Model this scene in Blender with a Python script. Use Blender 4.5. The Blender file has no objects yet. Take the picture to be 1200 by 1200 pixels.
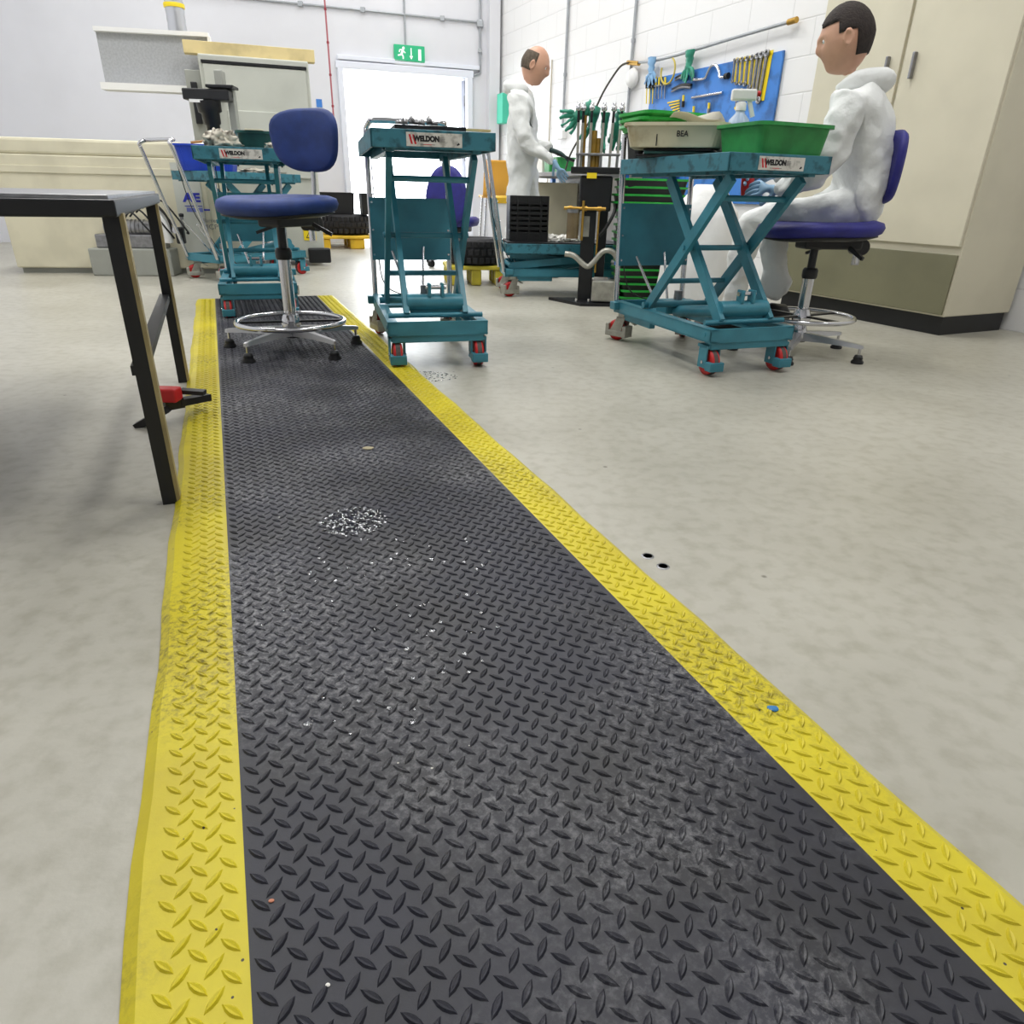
import bpy, bmesh, math, random
from math import sin, cos, tan, pi, radians, sqrt, atan2, exp, floor as flr
from mathutils import Vector, Matrix, noise
random.seed(7)
C = bpy.context.scene.collection
H = 0.65                      # camera height
TH = radians(25.0); RO = radians(1.36); FPX = 800.0

# ------------------------------------------------------------ photo geometry
def ray(px, py):
    x = (px-600)/FPX; y = -(py-600)/FPX; z = -1
    x, y = x*cos(RO)-y*sin(RO), x*sin(RO)+y*cos(RO)
    a = pi/2-TH
    return Vector((x, y*cos(a)-z*sin(a), y*sin(a)+z*cos(a)))
def FL(px, py, z=0.0):
    r = ray(px, py); t = (z-H)/r.z
    return Vector((r.x*t, r.y*t, z))
def AT(px, py, Y):
    r = ray(px, py); t = Y/r.y
    return Vector((r.x*t, Y, H+r.z*t))

# ------------------------------------------------------------ materials
MATS = {}
def mat(name, col, rough=.5, metal=0.0, var=0.0, vscale=8.0, bump=0.0, bscale=60.0, dark=None, coat=0.0, emit=None, estr=0, trans=0, alpha=1):
    if name in MATS: return MATS[name]
    m = bpy.data.materials.new(name); m.use_nodes = True
    nt = m.node_tree; b = nt.nodes['Principled BSDF']
    def lin(c): return tuple(((v/12.92) if v <= .04045 else ((v+.055)/1.055)**2.4) for v in c)
    c = lin([v/255 for v in col])
    b.inputs['Base Color'].default_value = (*c, 1)
    b.inputs['Roughness'].default_value = rough
    b.inputs['Metallic'].default_value = metal
    b.inputs['Coat Weight'].default_value = coat
    if trans: b.inputs['Transmission Weight'].default_value = trans
    if alpha < 1: b.inputs['Alpha'].default_value = alpha
    if emit:
        b.inputs['Emission Color'].default_value = (*lin([v/255 for v in emit]), 1)
        b.inputs['Emission Strength'].default_value = estr
    if var or dark or bump:
        tc = nt.nodes.new('ShaderNodeTexCoord')
    if var or dark:
        n = nt.nodes.new('ShaderNodeTexNoise'); n.inputs['Scale'].default_value = vscale; n.inputs['Detail'].default_value = 6
        nt.links.new(tc.outputs['Object'], n.inputs['Vector'])
        r = nt.nodes.new('ShaderNodeValToRGB')
        d = lin([v/255 for v in dark]) if dark else tuple(v*(1-var) for v in c)
        r.color_ramp.elements[0].position = .36; r.color_ramp.elements[1].position = .6 if not dark else .5
        r.color_ramp.elements[0].color = (*d, 1); r.color_ramp.elements[1].color = (*c, 1)
        nt.links.new(n.outputs['Fac'], r.inputs['Fac']); nt.links.new(r.outputs['Color'], b.inputs['Base Color'])
    if bump:
        n2 = nt.nodes.new('ShaderNodeTexNoise'); n2.inputs['Scale'].default_value = bscale; n2.inputs['Detail'].default_value = 4
        nt.links.new(tc.outputs['Object'], n2.inputs['Vector'])
        bp = nt.nodes.new('ShaderNodeBump'); bp.inputs['Strength'].default_value = bump; bp.inputs['Distance'].default_value = .01
        nt.links.new(n2.outputs['Fac'], bp.inputs['Height']); nt.links.new(bp.outputs['Normal'], b.inputs['Normal'])
    MATS[name] = m
    return m
TEAL = mat('teal_paint', (60, 134, 152), .38, 0, .2, 9, .05, 90)
TEALD = mat('teal_worn_paint', (56, 122, 138), .42, 0, dark=(34, 82, 94), vscale=22)
CHROME = mat('chrome', (205, 205, 208), .16, 1.0)
ALU = mat('polished_aluminium', (190, 190, 192), .3, .85)
STEEL = mat('brushed_steel', (150, 150, 152), .34, .9, .25, 30)
GALV = mat('galvanised_conduit', (168, 172, 176), .45, .45, .1, 20)
ZINC = mat('zinc_caster_metal', (176, 174, 164), .42, .6, .25, 25)
RED = mat('red_polyurethane', (196, 34, 34), .4)
TREAD = mat('grey_wheel_tread', (88, 82, 78), .7, 0, .3, 40)
BLACKP = mat('black_plastic', (20, 20, 22), .45, 0, .2, 30)
BLACKM = mat('black_painted_metal', (24, 25, 28), .4, .1, .2, 20)
BLUEF = mat('blue_upholstery', (30, 58, 124), .62, 0, .25, 14, .15, 260)
BLUEV = mat('deep_blue_upholstery', (38, 38, 128), .55, 0, .25, 12, .1, 200)
GREENP = mat('green_plastic', (48, 150, 72), .42, 0, .25, 14)
GREEND = mat('dark_green_plastic', (30, 84, 80), .45, 0, .3, 14)
GREENT = mat('bright_green_plastic', (36, 168, 60), .4, 0, .2, 20)
BLUEP = mat('blue_plastic', (24, 66, 190), .4, 0, .25, 10)
CREAM = mat('cream_plastic', (214, 208, 178), .5, 0, dark=(150, 130, 88), vscale=5)
CREAMM = mat('cream_painted_metal', (222, 216, 190), .5, 0, .12, 4)
GREYM = mat('light_grey_machine_paint', (198, 200, 190), .45, 0, .1, 3)
GREYM2 = mat('mid_grey_machine_paint', (160, 162, 154), .5, 0, .1, 3)
WHITEP = mat('white_paint', (236, 236, 234), .5)
WHITEC = mat('white_coverall_fabric', (232, 234, 232), .75, 0, .08, 6, .9, 16)
PAPER = mat('paper', (238, 236, 228), .7)
RAG = mat('grimy_rag', (206, 200, 184), .85, 0, dark=(96, 88, 78), vscale=20, bump=.4)
WOOD = mat('raw_pine', (226, 206, 150), .7, 0, .25, 6)
YELP = mat('yellow_plastic', (232, 188, 44), .5, 0, .25, 8)
YELPD = mat('olive_yellow_plastic', (206, 190, 60), .5, 0, .3, 8)
YELT = mat('yellow_tool_marking', (240, 212, 30), .5)
RUBBER = mat('black_rubber', (22, 22, 26), .65, 0, .3, 24)
BOARD = mat('blue_tool_board_paint', (62, 128, 208), .45, 0, dark=(46, 96, 160), vscale=7)
SKIN = mat('skin', (206, 158, 132), .5, 0, .12, 12)
GLOVEB = mat('light_blue_nitrile', (140, 176, 206), .45)
GLOVED = mat('dark_green_glove', (44, 68, 66), .6)
GLOVEG = mat('green_rubber_glove', (50, 150, 122), .4, 0, .3, 14)
HAIRG = mat('grey_brown_hair', (96, 84, 70), .8, 0, .4, 60, .5, 150)
HAIRD = mat('dark_brown_hair', (48, 38, 34), .8, 0, .4, 60, .5, 150)
BRASS = mat('brass', (190, 150, 70), .35, .8, .2, 20)
INKB = mat('black_ink', (28, 28, 30), .6)
INKR = mat('red_ink', (206, 34, 42), .5)
INKBL = mat('blue_ink', (30, 44, 168), .5)
INKG = mat('grey_ink', (138, 136, 134), .6)
PLATE = mat('label_plate', (216, 214, 206), .4, 0, dark=(170, 168, 160), vscale=40)
ORANGE = mat('amber_plastic', (236, 176, 70), .45)
OLIVE = mat('olive_grey_paint', (120, 118, 92), .6, 0, .15, 3)
BEIGE = mat('beige_cabinet_paint', (212, 206, 184), .5, 0, .08, 3)
GREENS = mat('exit_sign_green', (40, 170, 120), .4, emit=(30, 150, 100), estr=.25)
SIGNW = mat('exit_sign_white', (240, 245, 245), .4, emit=(235, 240, 240), estr=.3)
AMBER = mat('amber_hydraulic_oil_tube', (156, 122, 40), .35, 0, .3, 10)

# ------------------------------------------------------------ mesh builder
class MB:
    def __init__(s): s.v = []; s.f = []; s.m = []; s.sm = []; s.mats = []
    def mi(s, m):
        if m not in s.mats: s.mats.append(m)
        return s.mats.index(m)
    def add(s, vs, fs, m=None, smooth=False, M=None):
        o = len(s.v); k = s.mi(m) if m else 0
        for v in vs:
            v = Vector(v)
            if M is not None: v = M @ v
            s.v.append(v)
        for f in fs:
            s.f.append([i+o for i in f]); s.m.append(k); s.sm.append(smooth)
        return s
    def box(s, c, d, m=None, M=None, bev=0):
        cx, cy, cz = c; a, b, h = d[0]/2, d[1]/2, d[2]/2
        if bev:
            e = min(bev, a*.45, b*.45, h*.45)
            bm = bmesh.new(); bmesh.ops.create_cube(bm, size=1)
            for v in bm.verts: v.co = Vector((v.co.x*2*a, v.co.y*2*b, v.co.z*2*h))
            bmesh.ops.bevel(bm, geom=list(bm.edges), offset=e, segments=2, affect='EDGES', profile=.5)
            bm.verts.index_update()
            vs = [v.co+Vector(c) for v in bm.verts]; fs = [[v.index for v in f.verts] for f in bm.faces]
            bm.free(); return s.add(vs, fs, m, False, M)
        vs = [(cx+x*a, cy+y*b, cz+z*h) for z in (-1, 1) for y in (-1, 1) for x in (-1, 1)]
        fs = [(0, 2, 3, 1), (4, 5, 7, 6), (0, 1, 5, 4), (2, 6, 7, 3), (0, 4, 6, 2), (1, 3, 7, 5)]
        return s.add(vs, fs, m, False, M)
    def cyl(s, p, q, r, m=None, n=16, r2=None, M=None, caps=True):
        p = Vector(p); q = Vector(q); r2 = r if r2 is None else r2
        d = (q-p).normalized(); u = d.orthogonal().normalized(); w = d.cross(u)
        vs = []
        for c, rr in ((p, r), (q, r2)):
            for i in range(n):
                a = 2*pi*i/n; vs.append(c+u*(rr*cos(a))+w*(rr*sin(a)))
        s.add(vs, [(i, (i+1) % n, n+(i+1) % n, n+i) for i in range(n)], m, True, M)
        if caps:
            s.add(vs[:n], [list(range(n))[::-1]], m, False, M); s.add(vs[n:], [list(range(n))], m, False, M)
        return s
    def bar(s, p, q, w, t, m=None, side=(1, 0, 0), M=None):
        """flat bar from p to q: thickness t along `side`, width w across"""
        p = Vector(p); q = Vector(q); d = (q-p).normalized(); sd = Vector(side)
        sd = (sd-d*sd.dot(d)).normalized(); up = d.cross(sd)
        vs = []
        for c in (p, q):
            for a, b in ((-1, -1), (1, -1), (1, 1), (-1, 1)):
                vs.append(c+sd*(a*t/2)+up*(b*w/2))
        return s.add(vs, [(3, 2, 1, 0), (4, 5, 6, 7), (0, 1, 5, 4), (1, 2, 6, 5), (2, 3, 7, 6), (3, 0, 4, 7)], m, False, M)
    def tube(s, pts, r, m=None, n=10, closed=False, M=None, res=5):
        P = [Vector(p) for p in pts]
        if len(P) > 2 and res > 1:            # Catmull-Rom
            Q = []; N = len(P)
            for i in range(N if closed else N-1):
                a = P[(i-1) % N] if (closed or i > 0) else P[0]; b = P[i]; c = P[(i+1) % N]
                d = P[(i+2) % N] if (closed or i < N-2) else P[-1]
                for k in range(res):
                    t = k/res
                    Q.append(.5*((2*b)+(c-a)*t+(2*a-5*b+4*c-d)*t*t+(3*b-a-3*c+d)*t**3))
            if not closed: Q.append(P[-1])
            P = Q
        N = len(P); rs = r if isinstance(r, (list, tuple)) else None
        u = None; vs = []
        for i in range(N):
            if closed: d = (P[(i+1) % N]-P[i-1])
            else: d = P[min(i+1, N-1)]-P[max(i-1, 0)]
            d.normalize()
            if u is None: u = d.orthogonal().normalized()
            u = (u-d*u.dot(d)).normalized(); w = d.cross(u)
            if rs: f = i/(N-1)*(len(rs)-1); k = min(int(f), len(rs)-2); rr = rs[k]+(rs[k+1]-rs[k])*(f-k)
            else: rr = r
            for j in range(n):
                a = 2*pi*j/n; vs.append(P[i]+u*(rr*cos(a))+w*(rr*sin(a)))
        fs = []
        for i in range(N if closed else N-1):
            for j in range(n):
                a = i*n+j; b = i*n+(j+1) % n; c = ((i+1) % N)*n+(j+1) % n; d = ((i+1) % N)*n+j
                fs.append((a, b, c, d))
        s.add(vs, fs, m, True, M)
        if not closed:
            s.add(vs[:n], [list(range(n))[::-1]], m, False, M); s.add(vs[-n:], [list(range(n))], m, False, M)
        return s
    def lathe(s, prof, m=None, n=24, M=None, c=(0, 0, 0), smooth=True):
        vs = []; c = Vector(c)
        for r, z in prof:
            for i in range(n):
                a = 2*pi*i/n; vs.append(c+Vector((r*cos(a), r*sin(a), z)))
        fs = [(k*n+i, k*n+(i+1) % n, (k+1)*n+(i+1) % n, (k+1)*n+i) for k in range(len(prof)-1) for i in range(n)]
        s.add(vs, fs, m, smooth, M)
        if prof[0][0] > 1e-4: s.add(vs[:n], [list(range(n))[::-1]], m, False, M)
        if prof[-1][0] > 1e-4: s.add(vs[-n:], [list(range(n))], m, False, M)
        return s
    def prism(s, poly, z0, z1, m=None, M=None):
        n = len(poly)
        vs = [(x, y, z0) for x, y in poly]+[(x, y, z1) for x, y in poly]
        return s.add(vs, [list(range(n))[::-1], list(range(n, 2*n))]+[(i, (i+1) % n, n+(i+1) % n, n+i) for i in range(n)], m, False, M)
    def loft(s, rings, m=None, M=None, smooth=True, cap=(True, True)):
        n = len(rings[0]); vs = [Vector(p) for r in rings for p in r]
        fs = [(k*n+i, k*n+(i+1) % n, (k+1)*n+(i+1) % n, (k+1)*n+i) for k in range(len(rings)-1) for i in range(n)]
        if cap[0]: fs.append(list(range(n))[::-1])
        if cap[1]: fs.append(list(range((len(rings)-1)*n, len(rings)*n)))
        return s.add(vs, fs, m, smooth, M)
    def build(s, name, m=None, parent=None, sharp=40):
        me = bpy.data.meshes.new(name); me.from_pydata([tuple(v) for v in s.v], [], s.f)
        if m and not s.mats: me.materials.append(m)
        else:
            for k in s.mats: me.materials.append(k)
            me.polygons.foreach_set('material_index', s.m)
        me.polygons.foreach_set('use_smooth', s.sm)
        me.update()
        o = bpy.data.objects.new(name, me); C.objects.link(o)
        if parent: o.parent = parent
        return o
def rrect(w, d, r, z, n=5, cx=0, cy=0):
    P = []
    for sx, sy, a0 in ((1, 1, 0), (-1, 1, pi/2), (-1, -1, pi), (1, -1, 3*pi/2)):
        for k in range(n+1):
            a = a0+pi/2*k/n
            P.append((cx+sx*(w/2-r)+r*cos(a), cy+sy*(d/2-r)+r*sin(a), z))
    return P
def tag(o, label=None, cat=None, group=None, kind=None):
    if label: o['label'] = label
    if cat: o['category'] = cat
    if group: o['group'] = group
    if kind: o['kind'] = kind
    return o
def empty(name, loc=(0, 0, 0), rz=0, label=None, cat=None, group=None):
    o = bpy.data.objects.new(name, None); C.objects.link(o); o.empty_display_size = .05
    o.location = loc; o.rotation_euler = (0, 0, rz)
    return tag(o, label, cat, group)
def setloc(o, loc, rz=0, rx=0, ry=0): o.location = loc; o.rotation_euler = (rx, ry, rz); return o
def copy_tree(o, parent=None, kids=None):
    kids = kids if kids is not None else {}
    c = o.copy(); C.objects.link(c)
    if parent: c.parent = parent
    for ch in [x for x in list(C.objects) if x.parent == o]: copy_tree(ch, c)
    return c
def text_mesh(s, size, m, parent, name, M, depth=.0006, bold=0.0, sx=1.0):
    cu = bpy.data.curves.new('tmp', 'FONT'); cu.body = s; cu.size = size; cu.extrude = depth; cu.offset = bold
    cu.align_x = 'CENTER'; cu.align_y = 'CENTER'
    t = bpy.data.objects.new('tmp', cu); C.objects.link(t)
    bpy.context.view_layer.update()
    me = bpy.data.meshes.new_from_object(t.evaluated_get(bpy.context.evaluated_depsgraph_get()))
    bpy.data.objects.remove(t)
    me.transform(Matrix.Diagonal((sx, 1, 1, 1))); me.transform(M)
    me.materials.clear(); me.materials.append(m); me.name = name
    o = bpy.data.objects.new(name, me); C.objects.link(o); o.parent = parent
    return o
FACE = Matrix.Rotation(pi/2, 4, 'X')        # text lying in XY -> standing, facing -Y
def T(x, y, z): return Matrix.Translation((x, y, z))
def Rz(a): return Matrix.Rotation(a, 4, 'Z')

# ============================================================ SETTING
A = radians(22.4)                                     # heading of the mat
U = Vector((cos(A), sin(A), 0)); V = Vector((-sin(A), cos(A), 0))
wbd = Vector((cos(radians(19)), sin(radians(19)), 0)) # back wall direction
P_door = AT(480, 80, 10.2); P_door.z = 0
def wall_hit(P0, d, px, py):                          # where a pixel's ray meets a vertical wall
    r = ray(px, py); n = Vector((-d.y, d.x, 0))
    t = P0.dot(n)/r.dot(n)
    return Vector((0, 0, H))+r*t
corner = wall_hit(P_door, wbd, 584, 150); corner.z = 0
wrd = Vector((.43, -.903, 0)).normalized()            # right wall, running to the camera
CEIL = 4.4

def nodes_floor():
    m = bpy.data.materials.new('sealed_concrete'); m.use_nodes = True; nt = m.node_tree; b = nt.nodes['Principled BSDF']
    N = nt.nodes.new; L = nt.links.new
    tc = N('ShaderNodeTexCoord')
    n1 = N('ShaderNodeTexNoise'); n1.inputs['Scale'].default_value = 1.1; n1.inputs['Detail'].default_value = 7; n1.inputs['Roughness'].default_value = .6
    r1 = N('ShaderNodeValToRGB'); e = r1.color_ramp.elements
    e[0].position = .3; e[0].color = (.36, .345, .285, 1); e[1].position = .68; e[1].color = (.50, .485, .42, 1)
    n2 = N('ShaderNodeTexNoise'); n2.inputs['Scale'].default_value = 26; n2.inputs['Detail'].default_value = 5
    mx = N('ShaderNodeMixRGB'); mx.blend_type = 'MULTIPLY'; mx.inputs[0].default_value = 1
    r2 = N('ShaderNodeValToRGB'); r2.color_ramp.elements[0].position = .3; r2.color_ramp.elements[0].color = (.84, .83, .8, 1); r2.color_ramp.elements[1].position = .55; r2.color_ramp.elements[1].color = (1, 1, 1, 1)
    vo = N('ShaderNodeTexVoronoi'); vo.inputs['Scale'].default_value = 5.5
    r3 = N('ShaderNodeValToRGB'); r3.color_ramp.elements[0].position = .022; r3.color_ramp.elements[0].color = (.22, .2, .17, 1); r3.color_ramp.elements[1].position = .04; r3.color_ramp.elements[1].color = (1, 1, 1, 1)
    mx2 = N('ShaderNodeMixRGB'); mx2.blend_type = 'MULTIPLY'; mx2.inputs[0].default_value = .7
    for n in (n1, n2, vo): L(tc.outputs['Object'], n.inputs['Vector'])
    L(n1.outputs['Fac'], r1.inputs['Fac']); L(n2.outputs['Fac'], r2.inputs['Fac']); L(vo.outputs['Distance'], r3.inputs['Fac'])
    L(r1.outputs['Color'], mx.inputs[1]); L(r2.outputs['Color'], mx.inputs[2])
    L(mx.outputs['Color'], mx2.inputs[1]); L(r3.outputs['Color'], mx2.inputs[2]); L(mx2.outputs['Color'], b.inputs['Base Color'])
    rr = N('ShaderNodeMapRange'); rr.inputs['To Min'].default_value = .26; rr.inputs['To Max'].default_value = .48
    L(n1.outputs['Fac'], rr.inputs['Value']); L(rr.outputs['Result'], b.inputs['Roughness'])
    bp = N('ShaderNodeBump'); bp.inputs['Strength'].default_value = .12; bp.inputs['Distance'].default_value = .01
    L(n2.outputs['Fac'], bp.inputs['Height']); L(bp.outputs['Normal'], b.inputs['Normal'])
    return m
def nodes_block():
    m = bpy.data.materials.new('painted_blockwork'); m.use_nodes = True; nt = m.node_tree; b = nt.nodes['Principled BSDF']
    N = nt.nodes.new; L = nt.links.new
    tc = N('ShaderNodeTexCoord'); sp = N('ShaderNodeSeparateXYZ'); cb = N('ShaderNodeCombineXYZ')
    L(tc.outputs['Object'], sp.inputs[0]); L(sp.outputs['X'], cb.inputs['X']); L(sp.outputs['Z'], cb.inputs['Y'])
    br = N('ShaderNodeTexBrick'); br.inputs['Scale'].default_value = 1; br.inputs['Brick Width'].default_value = .45; br.inputs['Row Height'].default_value = .225
    br.inputs['Mortar Size'].default_value = .006; br.inputs['Mortar Smooth'].default_value = .5
    br.inputs['Color1'].default_value = br.inputs['Color2'].default_value = (.80, .80, .80, 1); br.inputs['Mortar'].default_value = (.72, .72, .72, 1)
    L(cb.outputs[0], br.inputs['Vector']); L(br.outputs['Color'], b.inputs['Base Color']); b.inputs['Roughness'].default_value = .55
    bp = N('ShaderNodeBump'); bp.invert = True; bp.inputs['Strength'].default_value = .5; bp.inputs['Distance'].default_value = .006
    L(br.outputs['Fac'], bp.inputs['Height']); L(bp.outputs['Normal'], b.inputs['Normal'])
    return m
FLOORM = nodes_floor(); BLOCKM = nodes_block()
WALLM = mat('painted_wall', (222, 223, 228), .6, 0, .04, 2)

fl = MB().box((1.0, 6, -.05), (16, 22, .1)).build('floor', FLOORM); tag(fl, kind='structure')
yard = MB().box((-3, 22, -.09), (26, 14, .1)).build('yard_paving', mat('pale_paving', (225, 225, 222), .7, 0, .1, 3)); tag(yard, kind='structure')
def wall(name, p, q, m, z1=CEIL, th=.12, z0=0, side=1):
    """wall slab whose inner face runs p->q; slab lies to the left of p->q if side=1"""
    d = (q-p); L = d.length
    o = MB().box((L/2, side*th/2, (z0+z1)/2), (L, th, z1-z0)).build(name, m)
    o.location = (p.x, p.y, 0); o.rotation_euler = (0, 0, atan2(d.y, d.x)); tag(o, kind='structure'); return o
# back wall with the doorway
dl = wall_hit(P_door, wbd, 405, 150); dr = wall_hit(P_door, wbd, 548, 160)
dl.z = dr.z = 0
DOORZ = wall_hit(P_door, wbd, 480, 86).z
LW = -2.35                                            # left wall distance from the mat axis
def lwp(v): return U*LW+V*v
# intersection of left wall and back wall
n = Vector((-wbd.y, wbd.x, 0)); vv = (P_door-U*LW).dot(n)/V.dot(n); lcorner = lwp(vv)
wb = MB()
Lt = (corner-lcorner).length; a0 = (dl-lcorner).length; a1 = (dr-lcorner).length
wb.box((a0/2-.15, .1, CEIL/2), (a0+.3, .2, CEIL)); wb.box(((a1+Lt)/2+.15, .1, CEIL/2), (Lt-a1+.3, .2, CEIL)); wb.box(((a0+a1)/2, .1, (DOORZ+CEIL)/2), (a1-a0, .2, CEIL-DOORZ))
o = wb.build('wall_back', WALLM); o.location = lcorner; o.rotation_euler = (0, 0, radians(19)); tag(o, kind='structure')
# door frame
f = MB(); W = a1-a0
for x in (a0-.02, a1+.02): f.box((x, 0, DOORZ/2), (.07, .12, DOORZ), bev=.008)
f.box(((a0+a1)/2, 0, DOORZ+.035), (W+.14, .12, .08), bev=.008)
f.box(((a0+a1)/2+.05, -.03, DOORZ+.11), (W+.2, .06, .05), bev=.008)
o = f.build('door_1', mat('door_frame_paint', (226, 230, 240), .5)); o.location = lcorner; o.rotation_euler = (0, 0, radians(19)); tag(o, kind='structure')
# open door leaf on the right jamb
dlf = empty('door_2', lcorner+wbd*(a1-.03)+n*.12, radians(19)+radians(78)); dlf['kind'] = 'structure'
MB().box((.42, 0, DOORZ/2), (.84, .045, DOORZ-.03), bev=.006).build('door_leaf', mat('door_leaf_paint', (214, 220, 236), .5), dlf)
h_ = MB(); [h_.box((-.005, -.03, z), (.03, .03, .12)) for z in (.25, 1.1, DOORZ-.25)]; h_.build('hinge', STEEL, dlf)
# others
wall('wall_right', corner, corner+wrd*15.5, BLOCKM)
pil = MB().box((0, 0, CEIL/2), (.14, .14, CEIL)).build('trim_1', WALLM); pil.location = corner-wbd*.1-n*.06; pil.rotation_euler = (0, 0, radians(19)); tag(pil, kind='structure')
wall('wall_left', lwp(-4), lwp(vv), WALLM)
rr_end = corner+wrd*15.5
wall('wall_front', Vector((rr_end.x+.2, -3.2, 0)), Vector((-2.5, -3.2, 0)), WALLM, side=1)
cl = MB().box((1.0, 5, CEIL+.05), (17, 19, .1)).build('ceiling', WALLM); tag(cl, kind='structure')

# ============================================================ MAT
def mat_nodes(name, base, dirt, wetpts, rough, speck, dustc, dustamt, speckc=(.5, .48, .42), vsc=13):
    m = bpy.data.materials.new(name); m.use_nodes = True; nt = m.node_tree; b = nt.nodes['Principled BSDF']
    N = nt.nodes.new; L = nt.links.new
    tc = N('ShaderNodeTexCoord')
    n1 = N('ShaderNodeTexNoise'); n1.inputs['Scale'].default_value = 3.2; n1.inputs['Detail'].default_value = 8; n1.inputs['Roughness'].default_value = .65
    r1 = N('ShaderNodeValToRGB'); r1.color_ramp.elements[0].position = .35; r1.color_ramp.elements[0].color = (*dirt, 1); r1.color_ramp.elements[1].position = .6; r1.color_ramp.elements[1].color = (*base, 1)
    L(tc.outputs['Object'], n1.inputs['Vector']); L(n1.outputs['Fac'], r1.inputs['Fac'])
    # dusty scuffs: fine noise gated by a coarse one
    n2 = N('ShaderNodeTexNoise'); n2.inputs['Scale'].default_value = 90; n2.inputs['Detail'].default_value = 6; n2.inputs['Roughness'].default_value = .75
    n3 = N('ShaderNodeTexNoise'); n3.inputs['Scale'].default_value = 2.4; n3.inputs['Detail'].default_value = 3
    mp = N('ShaderNodeMapping'); mp.inputs['Location'].default_value = (3.1, 1.7, 0)
    L(tc.outputs['Object'], n2.inputs['Vector']); L(tc.outputs['Object'], mp.inputs['Vector']); L(mp.outputs[0], n3.inputs['Vector'])
    r2 = N('ShaderNodeValToRGB'); r2.color_ramp.elements[0].position = .46; r2.color_ramp.elements[1].position = .7
    r3 = N('ShaderNodeValToRGB'); r3.color_ramp.elements[0].position = .44; r3.color_ramp.elements[1].position = .62
    L(n2.outputs['Fac'], r2.inputs['Fac']); L(n3.outputs['Fac'], r3.inputs['Fac'])
    mu = N('ShaderNodeMath'); mu.operation = 'MULTIPLY'; L(r2.outputs['Color'], mu.inputs[0]); L(r3.outputs['Color'], mu.inputs[1])
    m2 = N('ShaderNodeMath'); m2.operation = 'MULTIPLY'; m2.inputs[1].default_value = dustamt; L(mu.outputs[0], m2.inputs[0])
    mx = N('ShaderNodeMixRGB'); mx.inputs[2].default_value = (*dustc, 1); L(m2.outputs[0], mx.inputs[0]); L(r1.outputs['Color'], mx.inputs[1])
    # tiny bright crumbs
    vo = N('ShaderNodeTexVoronoi'); vo.inputs['Scale'].default_value = vsc; L(tc.outputs['Object'], vo.inputs['Vector'])
    lt = N('ShaderNodeMath'); lt.operation = 'LESS_THAN'; lt.inputs[1].default_value = speck; L(vo.outputs['Distance'], lt.inputs[0])
    mx2 = N('ShaderNodeMixRGB'); mx2.inputs[2].default_value = (*speckc, 1); L(lt.outputs[0], mx2.inputs[0]); L(mx.outputs['Color'], mx2.inputs[1])
    L(mx2.outputs['Color'], b.inputs['Base Color'])
    # wet patches: low roughness
    rgh = None
    mr = N('ShaderNodeMapRange'); mr.inputs['To Min'].default_value = rough-.08; mr.inputs['To Max'].default_value = rough+.14; L(n1.outputs['Fac'], mr.inputs['Value']); rgh = mr.outputs['Result']
    for (wx, wy, wr) in wetpts:
        vd = N('ShaderNodeVectorMath'); vd.operation = 'DISTANCE'; vd.inputs[1].default_value = (wx, wy, .012)
        L(tc.outputs['Object'], vd.inputs[0])
        ad = N('ShaderNodeMath'); ad.operation = 'ADD'; ns = N('ShaderNodeMath'); ns.operation = 'MULTIPLY'; ns.inputs[1].default_value = wr*1.2
        L(n2.outputs['Fac'], ns.inputs[0]); L(vd.outputs['Value'], ad.inputs[0]); L(ns.outputs[0], ad.inputs[1])
        ls = N('ShaderNodeMath'); ls.operation = 'LESS_THAN'; ls.inputs[1].default_value = wr*1.5; L(ad.outputs[0], ls.inputs[0])
        mm = N('ShaderNodeMix'); L(ls.outputs[0], mm.inputs[0]); L(rgh, mm.inputs[2]); mm.inputs[3].default_value = .06; rgh = mm.outputs[0]
    L(rgh, b.inputs['Roughness'])
    b.inputs['Specular IOR Level'].default_value = .42
    bp = N('ShaderNodeBump'); bp.inputs['Strength'].default_value = .18; bp.inputs['Distance'].default_value = .002
    L(n2.outputs['Fac'], bp.inputs['Height']); L(bp.outputs['Normal'], b.inputs['Normal'])
    return m
MT = .012
def uvof(p): return p.dot(U), p.dot(V)
wet1 = uvof(FL(412, 611, MT)); wet2 = uvof(FL(455, 432, MT))
BLACKMAT = mat_nodes('black_ribbed_mat_rubber', (.021, .022, .034), (.012, .012, .015), [(wet1[0], wet1[1], .06)], .43, .022, (.30, .30, .31), .9)
YELMAT = mat_nodes('yellow_mat_border_rubber', (.66, .56, .014), (.54, .44, .014), [], .42, .05, (.10, .08, .02), .95, (.05, .04, .02), 34)
uL = uvof(FL(262, 560, MT))[0]; uL2 = uvof(FL(299, 1200, MT))[0]
uR = uvof(FL(998, 982, MT))[0]; uR2 = uvof(FL(610, 588, MT))[0]
uOL = uvof(FL(212, 520, MT))[0]; uOR = uvof(FL(998, 880, MT))[0]
UL = (uL+uL2)/2; UR = (uR+uR2)/2; UOL = UL-.108; UOR = UR+.108
VN, VF = -.35, 4.83
PU, PV = .0283, .0307; U0, V0 = -.0228, .4371
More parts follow.
